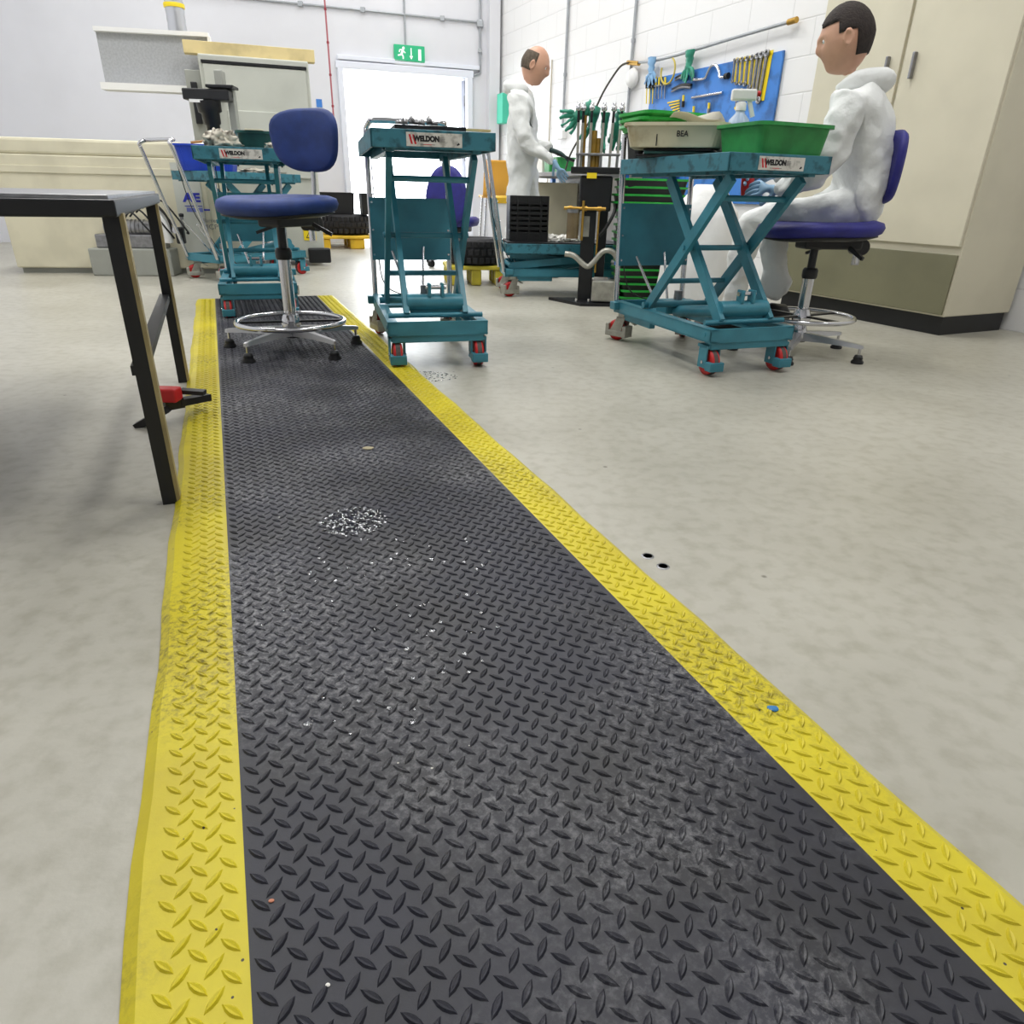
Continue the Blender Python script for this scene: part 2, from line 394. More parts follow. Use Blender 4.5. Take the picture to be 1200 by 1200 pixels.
def mat_part(name, u0, u1, m, parent, edge):
    """slab with raised lozenges; edge = -1/+1 ramps the outer long edge down"""
    b = MB(); e = .014
    prof = [(u0, 0), (u0, MT), (u1, MT), (u1, 0)]
    if edge == -1: prof = [(u0, 0), (u0, .003), (u0+e, MT), (u1, MT), (u1, 0)]
    if edge == 1: prof = [(u0, 0), (u0, MT), (u1-e, MT), (u1, .003), (u1, 0)]
    nseg = 60; rings = []
    for k in range(nseg+1):
        v = VN+(VF-VN)*k/nseg
        w = .0022*sin(v*9.3+edge)+.0016*sin(v*23+2*edge)
        rings.append([(u+(w if (edge == -1 and u < u0+e+1e-6) or (edge == 1 and u > u1-e-1e-6) else 0), v, z) for u, z in prof])
    b.loft(rings, m, smooth=False)
    hl, hw, h = .0136, .0043, .0027
    def loz(cu, cv, ang):
        ca, sa = cos(ang), sin(ang)
        outer = []; inner = []
        K = 4
        for sgn in (1, -1):
            for k in range(K):
                t = -1+2*k/K if sgn == 1 else 1-2*k/K
                y = sgn*hw*(1-t*t)
                outer.append((t*hl, y, MT-.0002)); inner.append((t*hl*.74, y*.56, MT+h*(1-.4*t*t)))
        R = lambda p: (cu+p[0]*ca-p[1]*sa, cv+p[0]*sa+p[1]*ca, p[2])
        n = len(outer); o = len(b.v)
        for p in outer+inner: b.v.append(Vector(R(p)))
        for i in range(n): b.f.append([o+(i+1) % n, o+i, o+n+i, o+n+(i+1) % n][::-1]); b.m.append(0); b.sm.append(False)
        b.f.append([o+n+i for i in range(n)][::-1]); b.m.append(0); b.sm.append(False)
    a0, a1 = u0+.008+(e if edge == -1 else 0), u1-.008-(e if edge == 1 else 0)
    iu0 = int(flr((a0-U0)/PU))-1; iu1 = int((a1-U0)/PU)+1
    iv0 = int(flr((VN+.02-V0)/PV)); iv1 = int((VF-.02-V0)/PV)
    for i in range(iu0, iu1+1):
        for j in range(iv0, iv1+1):
            cu = U0+i*PU; cv = V0+j*PV
            if a0 <= cu <= a1 and cv < VF-.02: loz(cu, cv, radians(-48))
            cu += PU/2; cv -= PV/2
            if a0 <= cu <= a1 and cv > VN+.02: loz(cu, cv, radians(48))
    o = b.build(name, None, parent)
    return o
mt = empty('floor_mat', (0, 0, 0), A, 'long black anti-fatigue mat with raised lozenge tread and yellow side borders', 'floor mat')
mat_part('centre_panel', UL, UR, BLACKMAT, mt, 0)
x = mat_part('border_strip', UOL, UL, YELMAT, mt, -1); x['label'] = 'yellow border strip'
x = mat_part('border_strip', UR, UOR, YELMAT, mt, 1); x['label'] = 'yellow border strip'

# small litter on the mat and chips in the floor
def crumb(px, py, r, m, label, name='crumb', z=MT, flat=.5):
    b = MB(); vs = []; bm = bmesh.new(); bmesh.ops.create_icosphere(bm, subdivisions=2, radius=r)
    for v in bm.verts:
        k = 1+.45*noise.noise(v.co*200+Vector((px, py, 0))); v.co = Vector((v.co.x*k*1.3, v.co.y*k, v.co.z*k*flat))
    bm.verts.index_update(); b.add([v.co for v in bm.verts], [[v.index for v in f.verts] for f in bm.faces], m); bm.free()
    p = FL(px, py, z); o = b.build(name, None); o.location = (p.x, p.y, z+r*flat*.8); tag(o, label, name.replace('_', ' ')); return o
crumb(318, 1056, .0022, mat('orange_grit', (200, 130, 100), .6), 'small orange crumb lying near the left yellow border at the bottom')
crumb(384, 1155, .0018, PAPER, 'tiny white crumb on black mat at lower left')
crumb(905, 831, .006, mat('blue_scrap_plastic', (40, 120, 180), .5), 'small blue scrap lying on the right yellow border', 'plastic_scrap', MT, .3)
crumb(432, 526, .012, mat('grey_debris', (170, 160, 130), .7), 'small pale crumpled scrap on the middle of the black mat', 'paper_scrap', MT, .25)
for k, (px, py) in enumerate(((759, 652), (777, 664))):
    p = FL(px, py); b = MB(); b.lathe([(.013, .0003), (.012, .0012), (.009, .0014)], STEEL, 16); b.lathe([(.009, .0014), (.0075, .0006), (.001, .0005)], BLACKM, 16)
    o = b.build('floor_anchor'); o.location = p; o.rotation_euler = (0, 0, k)
    tag(o, ('empty dark bolt anchor set in concrete floor, the farther of the pair', 'empty dark bolt anchor set in concrete floor, the nearer of the pair')[k], 'floor anchor', 'bolt anchors in the floor')

WATER = mat('water', (250, 252, 255), .03, 0, trans=1.0)
def drops(px, py, rx, ry, n_, z, seed, label):
    rnd = random.Random(seed); c = FL(px, py, z); b = MB()
    for k in range(n_):
        while True:
            a_, q_ = rnd.uniform(-1, 1), rnd.uniform(-1, 1)
            if a_*a_+q_*q_ < 1: break
        r_ = rnd.uniform(.0012, .0042); P = c+Vector((a_*rx, q_*ry, 0))-c*0
        P = Vector((P.x, P.y, 0)); sx_ = rnd.uniform(.8, 1.8)
        b.lathe([(r_*1.0, 0), (r_*.92, r_*.22), (r_*.6, r_*.42), (r_*.02, r_*.5)], WATER, 8, Matrix.Translation(P) @ Rz(rnd.uniform(0, 3)) @ Matrix.Diagonal((sx_, 1, 1, 1)))
    for v in b.v: v -= Vector((c.x, c.y, 0))
    o = b.build('water_drops'); o.location = (c.x, c.y, z+.0004); return tag(o, label, 'water drops', None, 'stuff')
drops(414, 611, .07, .07, 260, MT+.0008, 4, 'spilled water drops glinting in the middle of the black mat')
drops(497, 441, .13, .08, 160, .0, 5, 'spilled water drops on floor between middle lift table wheels')
drops(455, 700, .2, .35, 90, MT+.0008, 6, 'scattered fine water drops on the black mat nearer than the spill')
# ============================================================ LIFT TABLES
def lift_table(loc, yaw, h, label, lean=0.05, logo=True, ang_caster=(0.4, -.5), worn=False, brace=True, panel=True):
    t = empty('lift_table', (loc[0], loc[1], 0), yaw, label, 'lift table', 'teal scissor lift tables')
    tp = TEALD if worn else TEAL
    Lh = .41; Wb = .20
    b = MB()
    for s in (-1, 1):
        b.box((s*(Wb-.004), 0, .158), (.008, 2*Lh, .052), bev=.003)
        b.box((s*(Wb-.02), 0, .181), (.04, 2*Lh, .006)); b.box((s*(Wb-.02), 0, .135), (.04, 2*Lh, .006))
    for s in (-1, 1): b.box((0, s*(Lh-.004), .158), (2*Wb, .008, .056), bev=.003)
    b.box((0, -Lh+.03, .118), (2*Wb-.03, .05, .03), bev=.004)
    b.box((0, Lh-.07, .14), (2*Wb-.02, .09, .012)); b.box((0, -Lh+.08, .14), (2*Wb-.02, .06, .012))
    for s in (-1, 1): b.box((s*(Wb+.012), Lh-.03, .165), (.03, .05, .036), bev=.004)
    for s in (-1, 1): b.cyl((s*(Wb-.001), -Lh+.04, .16), (s*(Wb+.003), -Lh+.04, .16), .009, BLACKM, 12)
    for s in (-1, 1): b.box((s*(Wb-.03), Lh-.2, .118), (.03, .26, .03), bev=.004)
    b.mats.insert(0, tp) if tp not in b.mats else None
    # the default (unspecified) faces use slot 0
    fix = b.mats; 
    b.build('base_frame', None, t)
    # arms
    Ls = .72; z0 = .20; z1 = h-.075; dz = z1-z0; dx = sqrt(max(Ls*Ls-dz*dz, .01)); y0 = -.345
    for s in (-1, 1):
        MB().bar((s*.118, y0, z0), (s*.118, y0+dx, z1), .045, .02, tp).build('scissor_arm', None, t)
        MB().bar((s*.158, y0+dx, z0), (s*.158, y0, z1), .045, .02, tp).build('scissor_arm', None, t)
    ym = y0+dx/2; zm = (z0+z1)/2
    def rod(p, q, r): MB().cyl(p, q, r, tp).build('cross_rod', None, t)
    rod((-.176, ym, zm), (.176, ym, zm), .011)
    for f_ in (.22, .86): rod((-.158, y0+dx*(1-f_), z0+dz*f_), (.158, y0+dx*(1-f_), z0+dz*f_), .011)
    rod((-.19, y0, z0), (.19, y0, z0), .01); rod((-.19, y0+dx, z0), (.19, y0+dx, z0), .014)
    # hydraulics: transverse barrel with lugs, ram and pump
    hb = min(.245, z1-.03)
    b = MB(); b.cyl((-.112, y0+.03, hb), (.112, y0+.03, hb), .033, tp, 24)
    b.box((0, y0+.03, hb-.03), (.2, .03, .02), tp)
    for s in (-.022, .03):
        if h > .6: b.box((s, y0+.02, hb+.05), (.012, .04, .05), tp, bev=.004)
    if h > .6:
        b.cyl((-.035, y0+.02, hb+.06), (.045, y0+.02, hb+.06), .009, CHROME)
    b.cyl((0, y0+.1, hb-.02), (0, Lh-.25, .165), .026, tp, 20); b.cyl((0, y0+.06, hb+.012), (0, y0+.16, hb-.01), .012, CHROME)
    b.box((0, Lh-.2, .18), (.11, .1, .06), tp, bev=.008); b.cyl((.03, Lh-.2, .2), (.03, Lh-.2, .25), .02, STEEL)
    b.build('hydraulic_cylinder', None, t)
    # table top: shallow inverted tray
    b = MB(); TW, TL = .225, .41; tm = TEALD
    b.box((0, 0, h-.004), (2*TW, 2*TL, .008), tm, bev=.002)
    for s in (-1, 1): b.box((s*(TW-.004), 0, h-.032), (.008, 2*TL, .056), tm, bev=.002)
    for s in (-1, 1): b.box((0, s*(TL-.004), h-.032), (2*TW, .008, .056), tm, bev=.002)
    for s in (-1, 1): b.box((s*.158, 0, h-.055), (.03, 2*TL-.03, .03), tm); 
    b.box((0, -TL+.07, h-.05), (.36, .06, .03), tm)
    top = b.build('table_top', None, t)
    if logo:
        b = MB(); yy = -TL-.0012
        b.box((0, yy, h-.031), (.2, .002, .044), PLATE); y2 = yy-.0013
        for k in (0, 1):
            x = -.088+k*.013
            b.add([(x-.004, y2, h-.016), (x+.003, y2, h-.016), (x+.011, y2, h-.046), (x+.004, y2, h-.046)], [(0, 3, 2, 1)], INKR)
        b.box((-.025, y2, h-.0465), (.03, .0006, .002), INKR); b.box((-.045, y2, h-.0465), (.012, .0006, .0012), INKB); b.box((-.005, y2, h-.0465), (.012, .0006, .0012), INKB)
        for k in range(4): b.box((.026, y2, h-.024-k*.004), (.024, .0006, .0018), INKG)
        b.add([(.082, y2, h-.047), (.092, y2, h-.043), (.088, y2, h-.037), (.08, y2, h-.043)], [(0, 1, 2, 3)], INKB)
        nm = b.build('label_plate', None, top); nm['label'] = 'white maker plate with red stripes'
        w = text_mesh('WELDON', .023, INKB, top, 'lettering', T(-.028, y2, h-.029) @ FACE, .0003, .0017, .9)
    # casters
    for s in (-1, 1):
        y = -Lh+.035
        b = MB(); x = s*(Wb-.035)
        for q in (-1, 1): b.prism([(y-.022, .03), (y+.032, .03), (y+.032, .12), (y-.022, .12)], x+q*.029-.003, x+q*.029+.003, tp, Matrix(((0, 0, 1, 0), (1, 0, 0, 0), (0, 1, 0, 0), (0, 0, 0, 1))))
        b.box((x, y-.04, .04), (.064, .04, .036), tp, bev=.003); b.box((x, y-.04, .04), (.05, .042, .018), tp)
        b.box((x, y+.01, .114), (.064, .07, .012), tp)
        b.cyl((x-.036, y, .052), (x+.036, y, .052), .007, CHROME, 10)
        c = b.build('fixed_caster', None, t)
        b = MB(); Mw = T(x, y, .052) @ Matrix.Rotation(pi/2, 4, 'Y')
        b.lathe([(.012, -.017), (.034, -.017), (.040, -.019), (.051, -.016), (.052, -.006), (.052, .006), (.051, .016), (.040, .019), (.034, .017), (.012, .017)], RED, 28, Mw)
        b.lathe([(.0525, -.009), (.053, 0), (.0525, .009)], TREAD, 28, Mw)
        b.build('wheel', None, c)
    for i, s in enumerate((-1, 1)):
        y = Lh-.06; x = s*(Wb-.03); M = T(x, y, 0) @ Rz(ang_caster[i])
        b = MB(); b.lathe([(.028, .112), (.03, .118), (.03, .135)], ZINC, 20, M)
        for q in (-1, 1):
            b.add([(q*.026, -.022, .115), (q*.026, .022, .115), (q*.026, .066, .035), (q*.026, .0, .028), (q*.030, -.022, .115), (q*.030, .022, .115), (q*.030, .066, .035), (q*.030, .0, .028)],
                  [(0, 1, 2, 3), (7, 6, 5, 4), (0, 4, 5, 1), (1, 5, 6, 2), (2, 6, 7, 3), (3, 7, 4, 0)], ZINC, False, M)
        b.box((0, 0, .113), (.06, .05, .006), ZINC, M); b.box((0, .078, .05), (.06, .02, .06), ZINC, M, .006); b.box((0, -.022, .045), (.066, .022, .055), ZINC, M, .004); b.box((0, .03, .034), (.064, .10, .028), ZINC, M, .004)
        b.bar((0, -.01, .118), (0, -.07, .085), .03, .006, ZINC, (0, 0, 1), M)
        c = b.build('swivel_caster', None, t)
        b = MB(); Mw = M @ T(0, .032, .05) @ Matrix.Rotation(pi/2, 4, 'Y')
        b.lathe([(.01, -.015), (.034, -.015), (.049, -.013), (.05, 0), (.049, .013), (.034, .015), (.01, .015)], RED, 28, Mw)
        b.lathe([(.0495, -.008), (.0505, 0), (.0495, .008)], TREAD, 28, Mw); b.build('wheel', None, c)
    # handle and sheet panel
    ya = Lh-.01; zt = .93
    def hp(z): return ya+.02+(z-.18)*lean
    for s in (-1, 1):
        b = MB(); b.tube([(s*.186, hp(.16), .16), (s*.186, hp(.5), .5), (s*.186, hp(.86), .86), (s*.18, hp(zt)-.005, zt-.02), (s*.165, hp(zt)-.035, zt), ], .0125, CHROME, 12)
        b.build('handle_post', None, t)
    b = MB(); b.tube([(-.165, hp(zt)-.035, zt), (-.14, hp(zt)-.05, zt+.003), (.14, hp(zt)-.05, zt+.003), (.165, hp(zt)-.035, zt)], .0125, CHROME, 12); b.build('handle_grip', None, t)
    z_0, z_1 = .345, .62
    b = MB()
    if panel: pts = [(s*.19, hp(z)-.016+q*.002, z) for q in (-1, 1) for z in (z_0, z_1) for s in (-1, 1)]
    if panel: b.add(pts, [(0, 1, 3, 2), (4, 6, 7, 5), (0, 4, 5, 1), (2, 3, 7, 6), (0, 2, 6, 4), (1, 5, 7, 3)], tp)
    for s in ((-1, 1) if panel else ()):
        for z in (.37, .48, .60): b.cyl((s*.18, hp(z)-.022, z), (s*.18, hp(z)-.012, z), .005, CHROME, 8)
    if panel: b.build('sheet_panel', None, t)
    if brace:
        b = MB(); b.cyl((-.03, Lh-.12, .17), (-.1, hp(.4)-.005, .40), .006, CHROME); b.cyl((.03, Lh-.12, .17), (.06, hp(.42)-.005, .42), .006, CHROME); b.build('brace_rod', None, t)
    b = MB(); b.tube([(-.17, hp(.8), .8), (-.16, hp(.5)+.02, .5), (-.15, Lh-.02, .26), (-.08, Lh-.1, .2), (0, Lh-.17, .2)], .003, BLACKP, 6); b.build('cable', None, t)
    t['h'] = h
    return t
def on(t, x, y, z=None):
    """a point above a lift table, in its own axes"""
    yaw = t.rotation_euler[2]; h = t['h'] if z is None else z
    return Vector((t.location[0]+x*cos(yaw)-y*sin(yaw), t.location[1]+x*sin(yaw)+y*cos(yaw), h))
def place(fm, yaw, lx, ly):
    """origin such that local point (lx, ly) stands at floor point fm"""
    return (fm.x-(lx*cos(yaw)-ly*sin(yaw)), fm.y-(lx*sin(yaw)+ly*cos(yaw)))
ya = radians(15); mA = (FL(465, 431)+FL(561, 427))/2
TA = lift_table(place(mA, ya, 0, -.375), ya, .848, 'raised teal lift table in the middle, one front wheel on yellow border', .0, ang_caster=(.3, -.9))
yb = radians(20); mB = (FL(829, 440)+FL(906, 432))/2
TB = lift_table(place(mB, yb, 0, -.375), yb, .80, 'raised teal lift table at right carrying cream tub and green bin', .07, ang_caster=(.5, -.7))
yc = radians(19); mC = (FL(267, 376)+FL(346, 370))/2
TC = lift_table(place(mC, yc, 0, -.375), yc, .83, 'raised teal lift table behind the blue stool at the mat end', .0, worn=False)
fa_, fb_ = FL(250, 331), FL(354, 321); vd_ = fa_-fb_; yd = atan2(-vd_.x, vd_.y); mD = fb_
TD = lift_table(place(mD, yd, -.165, -.375), yd, .75, 'teal lift table standing sideways at left under the blue bin', .3, logo=False, panel=False)
ye = radians(97); mE = FL(601, 347)
TE = lift_table(place(mE, ye, -.165, .35), ye, .345, 'lowered teal lift table carrying a black crate', .16, logo=False)

# ============================================================ STOOLS
def stool(loc, yaw0, seat_h, face, label, seat_r=(.24, .21), back=True, m=BLUEF, ring_z=.12, seat_dx=(0, 0), colr=1.0, back_size=(.15, .13), name='work_stool'):
    t = empty(name, (loc[0], loc[1], loc[2] if len(loc) > 2 else 0), 0, label, 'stool')
    b = MB(); b.lathe([(.0, .055), (.036, .055), (.04, .075), (.034, .11), (.028, .13)], CHROME, 24)
    for k in range(5):
        a = yaw0+k*2*pi/5; M = Rz(a)
        rings = []
        for x, w, z0, z1 in ((.02, .045, .062, .10), (.12, .036, .066, .094), (.22, .028, .066, .086), (.285, .022, .064, .08), (.297, .012, .064, .077)):
            rings.append([(x, -w/2, z0), (x, w/2, z0), (x, w/2*.7, z1), (x, -w/2*.7, z1)])
        b.loft(rings, ALU, M, smooth=False)
        b.cyl(M @ Vector((.285, 0, .03)), M @ Vector((.285, 0, .066)), .006, CHROME, 10)
    b.build('star_base', None, t)
    for k in range(5):
        a = yaw0+k*2*pi/5
        f = MB().lathe([(.026, 0), (.027, .008), (.018, .018), (.021, .022), (.015, .036), (.0, .037)], BLACKP, 20, c=(.285*cos(a), .285*sin(a), 0)).build('foot_glide', None, t)
    b = MB(); b.cyl((0, 0, .1), (0, 0, seat_h-.22), .025, CHROME, 24); b.lathe([(.03, seat_h-.235), (.033, seat_h-.225), (.033, seat_h-.2), (.027, seat_h-.19)], BLACKP, 20)
    b.cyl((0, 0, seat_h-.2), (0, 0, seat_h-.05), .017, BLACKM, 20); b.build('gas_column', None, t)
    b = MB(); R = .222
    b.tube([(R*cos(2*pi*i/32), R*sin(2*pi*i/32), ring_z) for i in range(32)], .0105, CHROME, 10, closed=True, res=2)
    for k in range(4):
        a = yaw0+.35+k*pi/2; b.bar((.03*cos(a), .03*sin(a), ring_z), (R*cos(a), R*sin(a), ring_z), .024, .008, BLACKM, (0, 0, 1))
    b.lathe([(.04, ring_z-.02), (.042, ring_z), (.03, ring_z+.03)], CHROME, 20); b.build('foot_ring', None, t)
    # seat
    F = Rz(face); sx, sy = seat_r; b = MB(); n_ = 40
    M = T(seat_dx[0], seat_dx[1], seat_h) @ F
    def ring(k, z):
        P = []
        for i in range(n_):
            a = 2*pi*i/n_; c, s = cos(a), sin(a)
            q = 2.6; rr = (abs(c)**q+abs(s)**q)**(-1/q)
            x, y = rr*c*sx*k, rr*s*sy*k
            dzz = -.018*(max(0, x/sx))**2*1.0+.010*(max(0, -x/sx))**2
            P.append((x, y, z+dzz))
        return P
    b.loft([ring(.5, -.062), ring(.86, -.06), ring(.97, -.045), ring(1.0, -.024), ring(.97, -.006), ring(.86, .004), ring(.5, .001), ring(.12, -.001)], m, M)
    b.build('seat', None, t)
    b = MB(); b.loft([ring(.3, -.075), ring(.72, -.072), ring(.93, -.058), ring(.9, -.05)], BLACKP, M)
    b.box((-.06, 0, -.09), (.26, .11, .04), BLACKP, M, .012); b.cyl(M @ Vector((-.2, -.035, -.1)), M @ Vector((-.2, .035, -.1)), .033, BLACKP, 20)
    b.bar((-.12, .07, -.1), (-.15, .14, -.14), .014, .014, BLACKP, (0, 0, 1), M); b.bar((-.09, -.06, -.1), (-.05, -.17, -.14), .014, .012, BLACKP, (0, 0, 1), M)
    b.build('seat_mechanism', None, t)
    if back:
        b = MB(); bw, bh = back_size
        b.tube([(-.2, 0, -.17), (-.2, 0, -.1), (-.235, 0, -.0), (-.245, 0, .12), (-.24, 0, .2)], .010, CHROME, 10, M=M)
        b.bar((-.2, 0, -.175), (-.2, 0, -.06), .03, .012, CHROME, (0, 1, 0), M)
        b.build('back_bar', None, t)
        b = MB(); zc = .215; rings = []
        for x, k in ((.0, .1), (.0, .8), (.006, .95), (.018, 1.0), (.034, .97), (.042, .88), (.044, .5), (.044, .1)):
            P = []
            for i in range(n_):
                a = 2*pi*i/n_; c, s = cos(a), sin(a); q = 3.0; rr = (abs(c)**q+abs(s)**q)**(-1/q)
                y, z = rr*c*bw*k, rr*s*bh*k
                y *= 1+.10*(z/bh)
                P.append((-.265+x+.25*y*y/bw*1.0, y, zc+z))
            rings.append(P)
        b.loft(rings, m, M); b.build('backrest', None, t)
    return t
S1 = stool((-.97, 3.0, .0), radians(177), .605, radians(248), 'blue chrome-based work stool standing on the far end of the mat', seat_r=(.215, .225), seat_dx=(.0, 0), back_size=(.165, .118))
S1.location.z = MT
S2 = stool((1.31, 3.24, 0), radians(100), .568, radians(185), 'blue work stool under the seated person in white', m=BLUEV, back=True, ring_z=.17, seat_r=(.25, .23), back_size=(.17, .14))
# ------------------------------------------------------------ bins and trays
def tub(name, w, d, h, m, label, cat, group=None, taper=.86, rim=.012, r=.03, wall_t=.004, rimh=.012, parent=None, ribs=0):
    b = MB(); rings = []
    for k, z in ((taper, 0), (taper+.01, .004), (1, h-rimh)): rings.append(rrect(w*k, d*k, r*k, z))
    rings += [rrect(w+2*rim, d+2*rim, r+rim, h-rimh), rrect(w+2*rim, d+2*rim, r+rim, h), rrect(w-2*wall_t, d-2*wall_t, r, h), rrect((w-2*wall_t)*taper, (d-2*wall_t)*taper, r, .006)]
    b.loft(rings, m, smooth=False)
    for s in range(ribs):
        x = w*(-.4+.8*s/(max(ribs-1, 1)))
        for q in (-1, 1): b.bar((x*taper, q*d/2*taper, .004), (x, q*d/2, h-rimh), .006, .006, m, (0, q, 0))
    o = b.build(name, None, parent)
    if label: tag(o, label, cat, group)
    return o
def lump(w, d, h, m, seed=0, sub=4, amp=.35, fr=6):
    bm = bmesh.new(); bmesh.ops.create_icosphere(bm, subdivisions=sub, radius=1)
    for v in bm.verts:
        k = 1+amp*noise.fractal(v.co*fr*.4+Vector((seed, 0, 0)), 1.0, 2.0, 4)
        v.co = Vector((v.co.x*w/2*k, v.co.y*d/2*k, max(v.co.z, -.35)*h/1.35*k+h*.26))
    bm.verts.index_update(); b = MB(); b.add([v.co for v in bm.verts], [[v.index for v in f.verts] for f in bm.faces], m, True); bm.free()
    zmin = min(v.z for v in b.v)
    for v in b.v: v.z -= zmin
    return b
# on table B
o = tub('storage_bin', .33, .26, .105, GREENP, 'green plastic bin on the near right corner of the right lift table', 'bin', taper=.9, ribs=0, rim=.016); setloc(o, on(TB, .085, -.23), yb+radians(3))
# cream tub with lettering
t = empty('plastic_tub', on(TB, -.12, .13, .80+.034), yb+radians(-35), 'cream plastic tub marked in black on the right lift table', 'tub')
tub('tub_body', .40, .27, .088, CREAM, None, None, taper=.9, rim=.012, r=.05, parent=t)
text_mesh('BEA', .03, INKB, t, 'lettering', T(.03, -.133, .047) @ Matrix.Rotation(radians(-6), 4, 'X') @ FACE, .0006, .0004, .9)
b = MB(); b.box((-.07, -.128, .04), (.004, .004, .07), INKB); b.build('side_seam', None, t)
for k in range(3):
    o = MB().box((0, 0, .005), (.34-.03*k, .24, .01), (BLACKP, GREEND, BLACKM)[k], bev=.003).build('flat_tray'); setloc(o, on(TB, -.10+.01*k, .13+.005*k, .8+.011*k), yb+radians((-35, -28, -41)[k]))
    tag(o, ('black flat tray at the bottom under the cream tub', 'dark green flat tray, middle one under the cream tub', 'black flat tray directly under the cream tub')[k], 'tray', 'flat trays under the cream tub')
# papers sticking out of tub
for k, (dx, dy, rz, tx, w) in enumerate(((.05, .0, -20, 8, .2), (.13, -.02, 10, 32, .13))):
    b = MB(); nx = 8; vs = [((i/nx-.5)*w, (j/4-.5)*.16, .006*sin(i*.9+k)+.004*sin(j*1.7)) for j in range(5) for i in range(nx+1)]
    b.add(vs, [(j*(nx+1)+i, j*(nx+1)+i+1, (j+1)*(nx+1)+i+1, (j+1)*(nx+1)+i) for j in range(4) for i in range(nx)], PAPER, True)
    o = b.build('paper_sheet'); md = o.modifiers.new('thick', 'SOLIDIFY'); md.thickness = .0006
    setloc(o, on(TB, -.10+dx, .12+dy, .945-.02*k), yb+radians(rz), radians(-4), radians(tx))
    tag(o, ('white paper sheet lying across the cream tub', 'white paper sheet folding down over the right end of the cream tub')[k], 'paper')
# green lids stack behind the tub
for k in range(3):
    o = tub('tray', .34, .25, .028, GREENT, ('green tray at the bottom of the three stacked behind the cream tub', 'green tray in the middle of the three stacked behind the cream tub', 'green tray on top of the three stacked behind the cream tub')[k], 'tray', 'green trays stacked behind the cream tub', taper=.94, rim=.01)
    setloc(o, on(TB, -.07, .31, .80+.105+k*.022), yb+radians(-8+5*k))
o = tub('storage_bin', .3, .12, .1, BLACKP, 'black bin under the green trays on the right lift table', 'bin', taper=.92); setloc(o, on(TB, -.06, .36), yb)
# spray bottle
t = empty('spray_bottle', on(TB, .062, -.03), yb+radians(160), 'clear spray bottle with white trigger head beside cream tub', 'spray bottle')
CLEARP = mat('clear_bluish_plastic', (196, 214, 236), .25, 0, alpha=.75)
MB().lathe([(.036, 0), (.04, .006), (.04, .09), (.034, .12), (.016, .14), (.014, .15)], CLEARP, 24).build('bottle_body', None, t)
b = MB(); b.lathe([(.018, .148), (.018, .17), (.012, .175)], WHITEP, 20); b.box((-.005, 0, .195), (.085, .026, .035), WHITEP, bev=.008)
b.bar((-.022, 0, .19), (-.045, 0, .13), .012, .014, WHITEP, (0, 1, 0)); b.cyl((-.05, 0, .2), (-.06, 0, .2), .009, RED); b.build('trigger_head', None, t); t.scale = (1.15, 1.15, 1.15)
o = MB().box((0, 0, .002), (.16, .10, .004), PLATE, bev=.001).build('paper_card'); setloc(o, on(TB, .1, .04, .89), yb, radians(80), 0); tag(o, 'white card standing by the spray bottle on the right lift table', 'card')
o.location.z = .8+.052
# on table A
t = empty('flat_tray', on(TA, .0, -.22), ya, 'dark flat metal tray on top of the middle lift table', 'tray')
b = MB(); b.box((0, 0, .004), (.26, .22, .008), BLACKM, bev=.002)
for s in (-1, 1): b.box((s*.129, 0, .011), (.003, .22, .016), BLACKM); b.box((0, s*.109, .011), (.26, .003, .016), BLACKM)
b.build('tray_pan', None, t)
for k in range(7):
    o = lump(.03, .025, .014+.006*(k % 3), STEEL, k, 2); o = o.build('metal_part'); p = on(TA, -.1+.022*k, -.2+.03*sin(k*2.1), .879); setloc(o, p, k)
    tag(o, 'small loose metal part in the tray on the middle lift table', 'metal part', 'metal parts in the dark tray')
o = MB().cyl((0, 0, 0), (0, 0, .035), .003, STEEL).build('metal_pin'); setloc(o, on(TA, -.085, -.2, .879)); tag(o, 'thin upright metal pin in the tray on the middle lift table', 'pin')
o = MB().box((0, 0, .004), (.2, .03, .008), WOOD).build('wooden_strip'); setloc(o, on(TA, .17, -.12, .871), ya+.1); tag(o, 'thin wooden strip overhanging right side of the middle lift table', 'strip')
# on table C
o = lump(.16, .15, .075, RAG, 3, 4, .5, 9).build('rag'); setloc(o, on(TC, -.09, -.25)); tag(o, 'grimy crumpled rag heap on the lift table behind the stool', 'rag')
o = lump(.1, .1, .025, RAG, 8, 4, .5, 9).build('rag'); setloc(o, on(TC, .17, -.33)); tag(o, 'small flat rag at right corner of the lift table behind the stool', 'rag')
o = tub('storage_bin', .17, .2, .085, GREEND, 'dark green bin with paper on its rim, on lift table behind the stool', 'bin', taper=.88); setloc(o, on(TC, .075, -.12), yc)
o = MB().box((0, 0, .002), (.09, .07, .006), mat('tan_card', (222, 212, 184), .7), bev=.001).build('card'); setloc(o, on(TC, .075, -.22, .83+.086), yc); tag(o, 'tan card lying on the dark green bin rim', 'card')
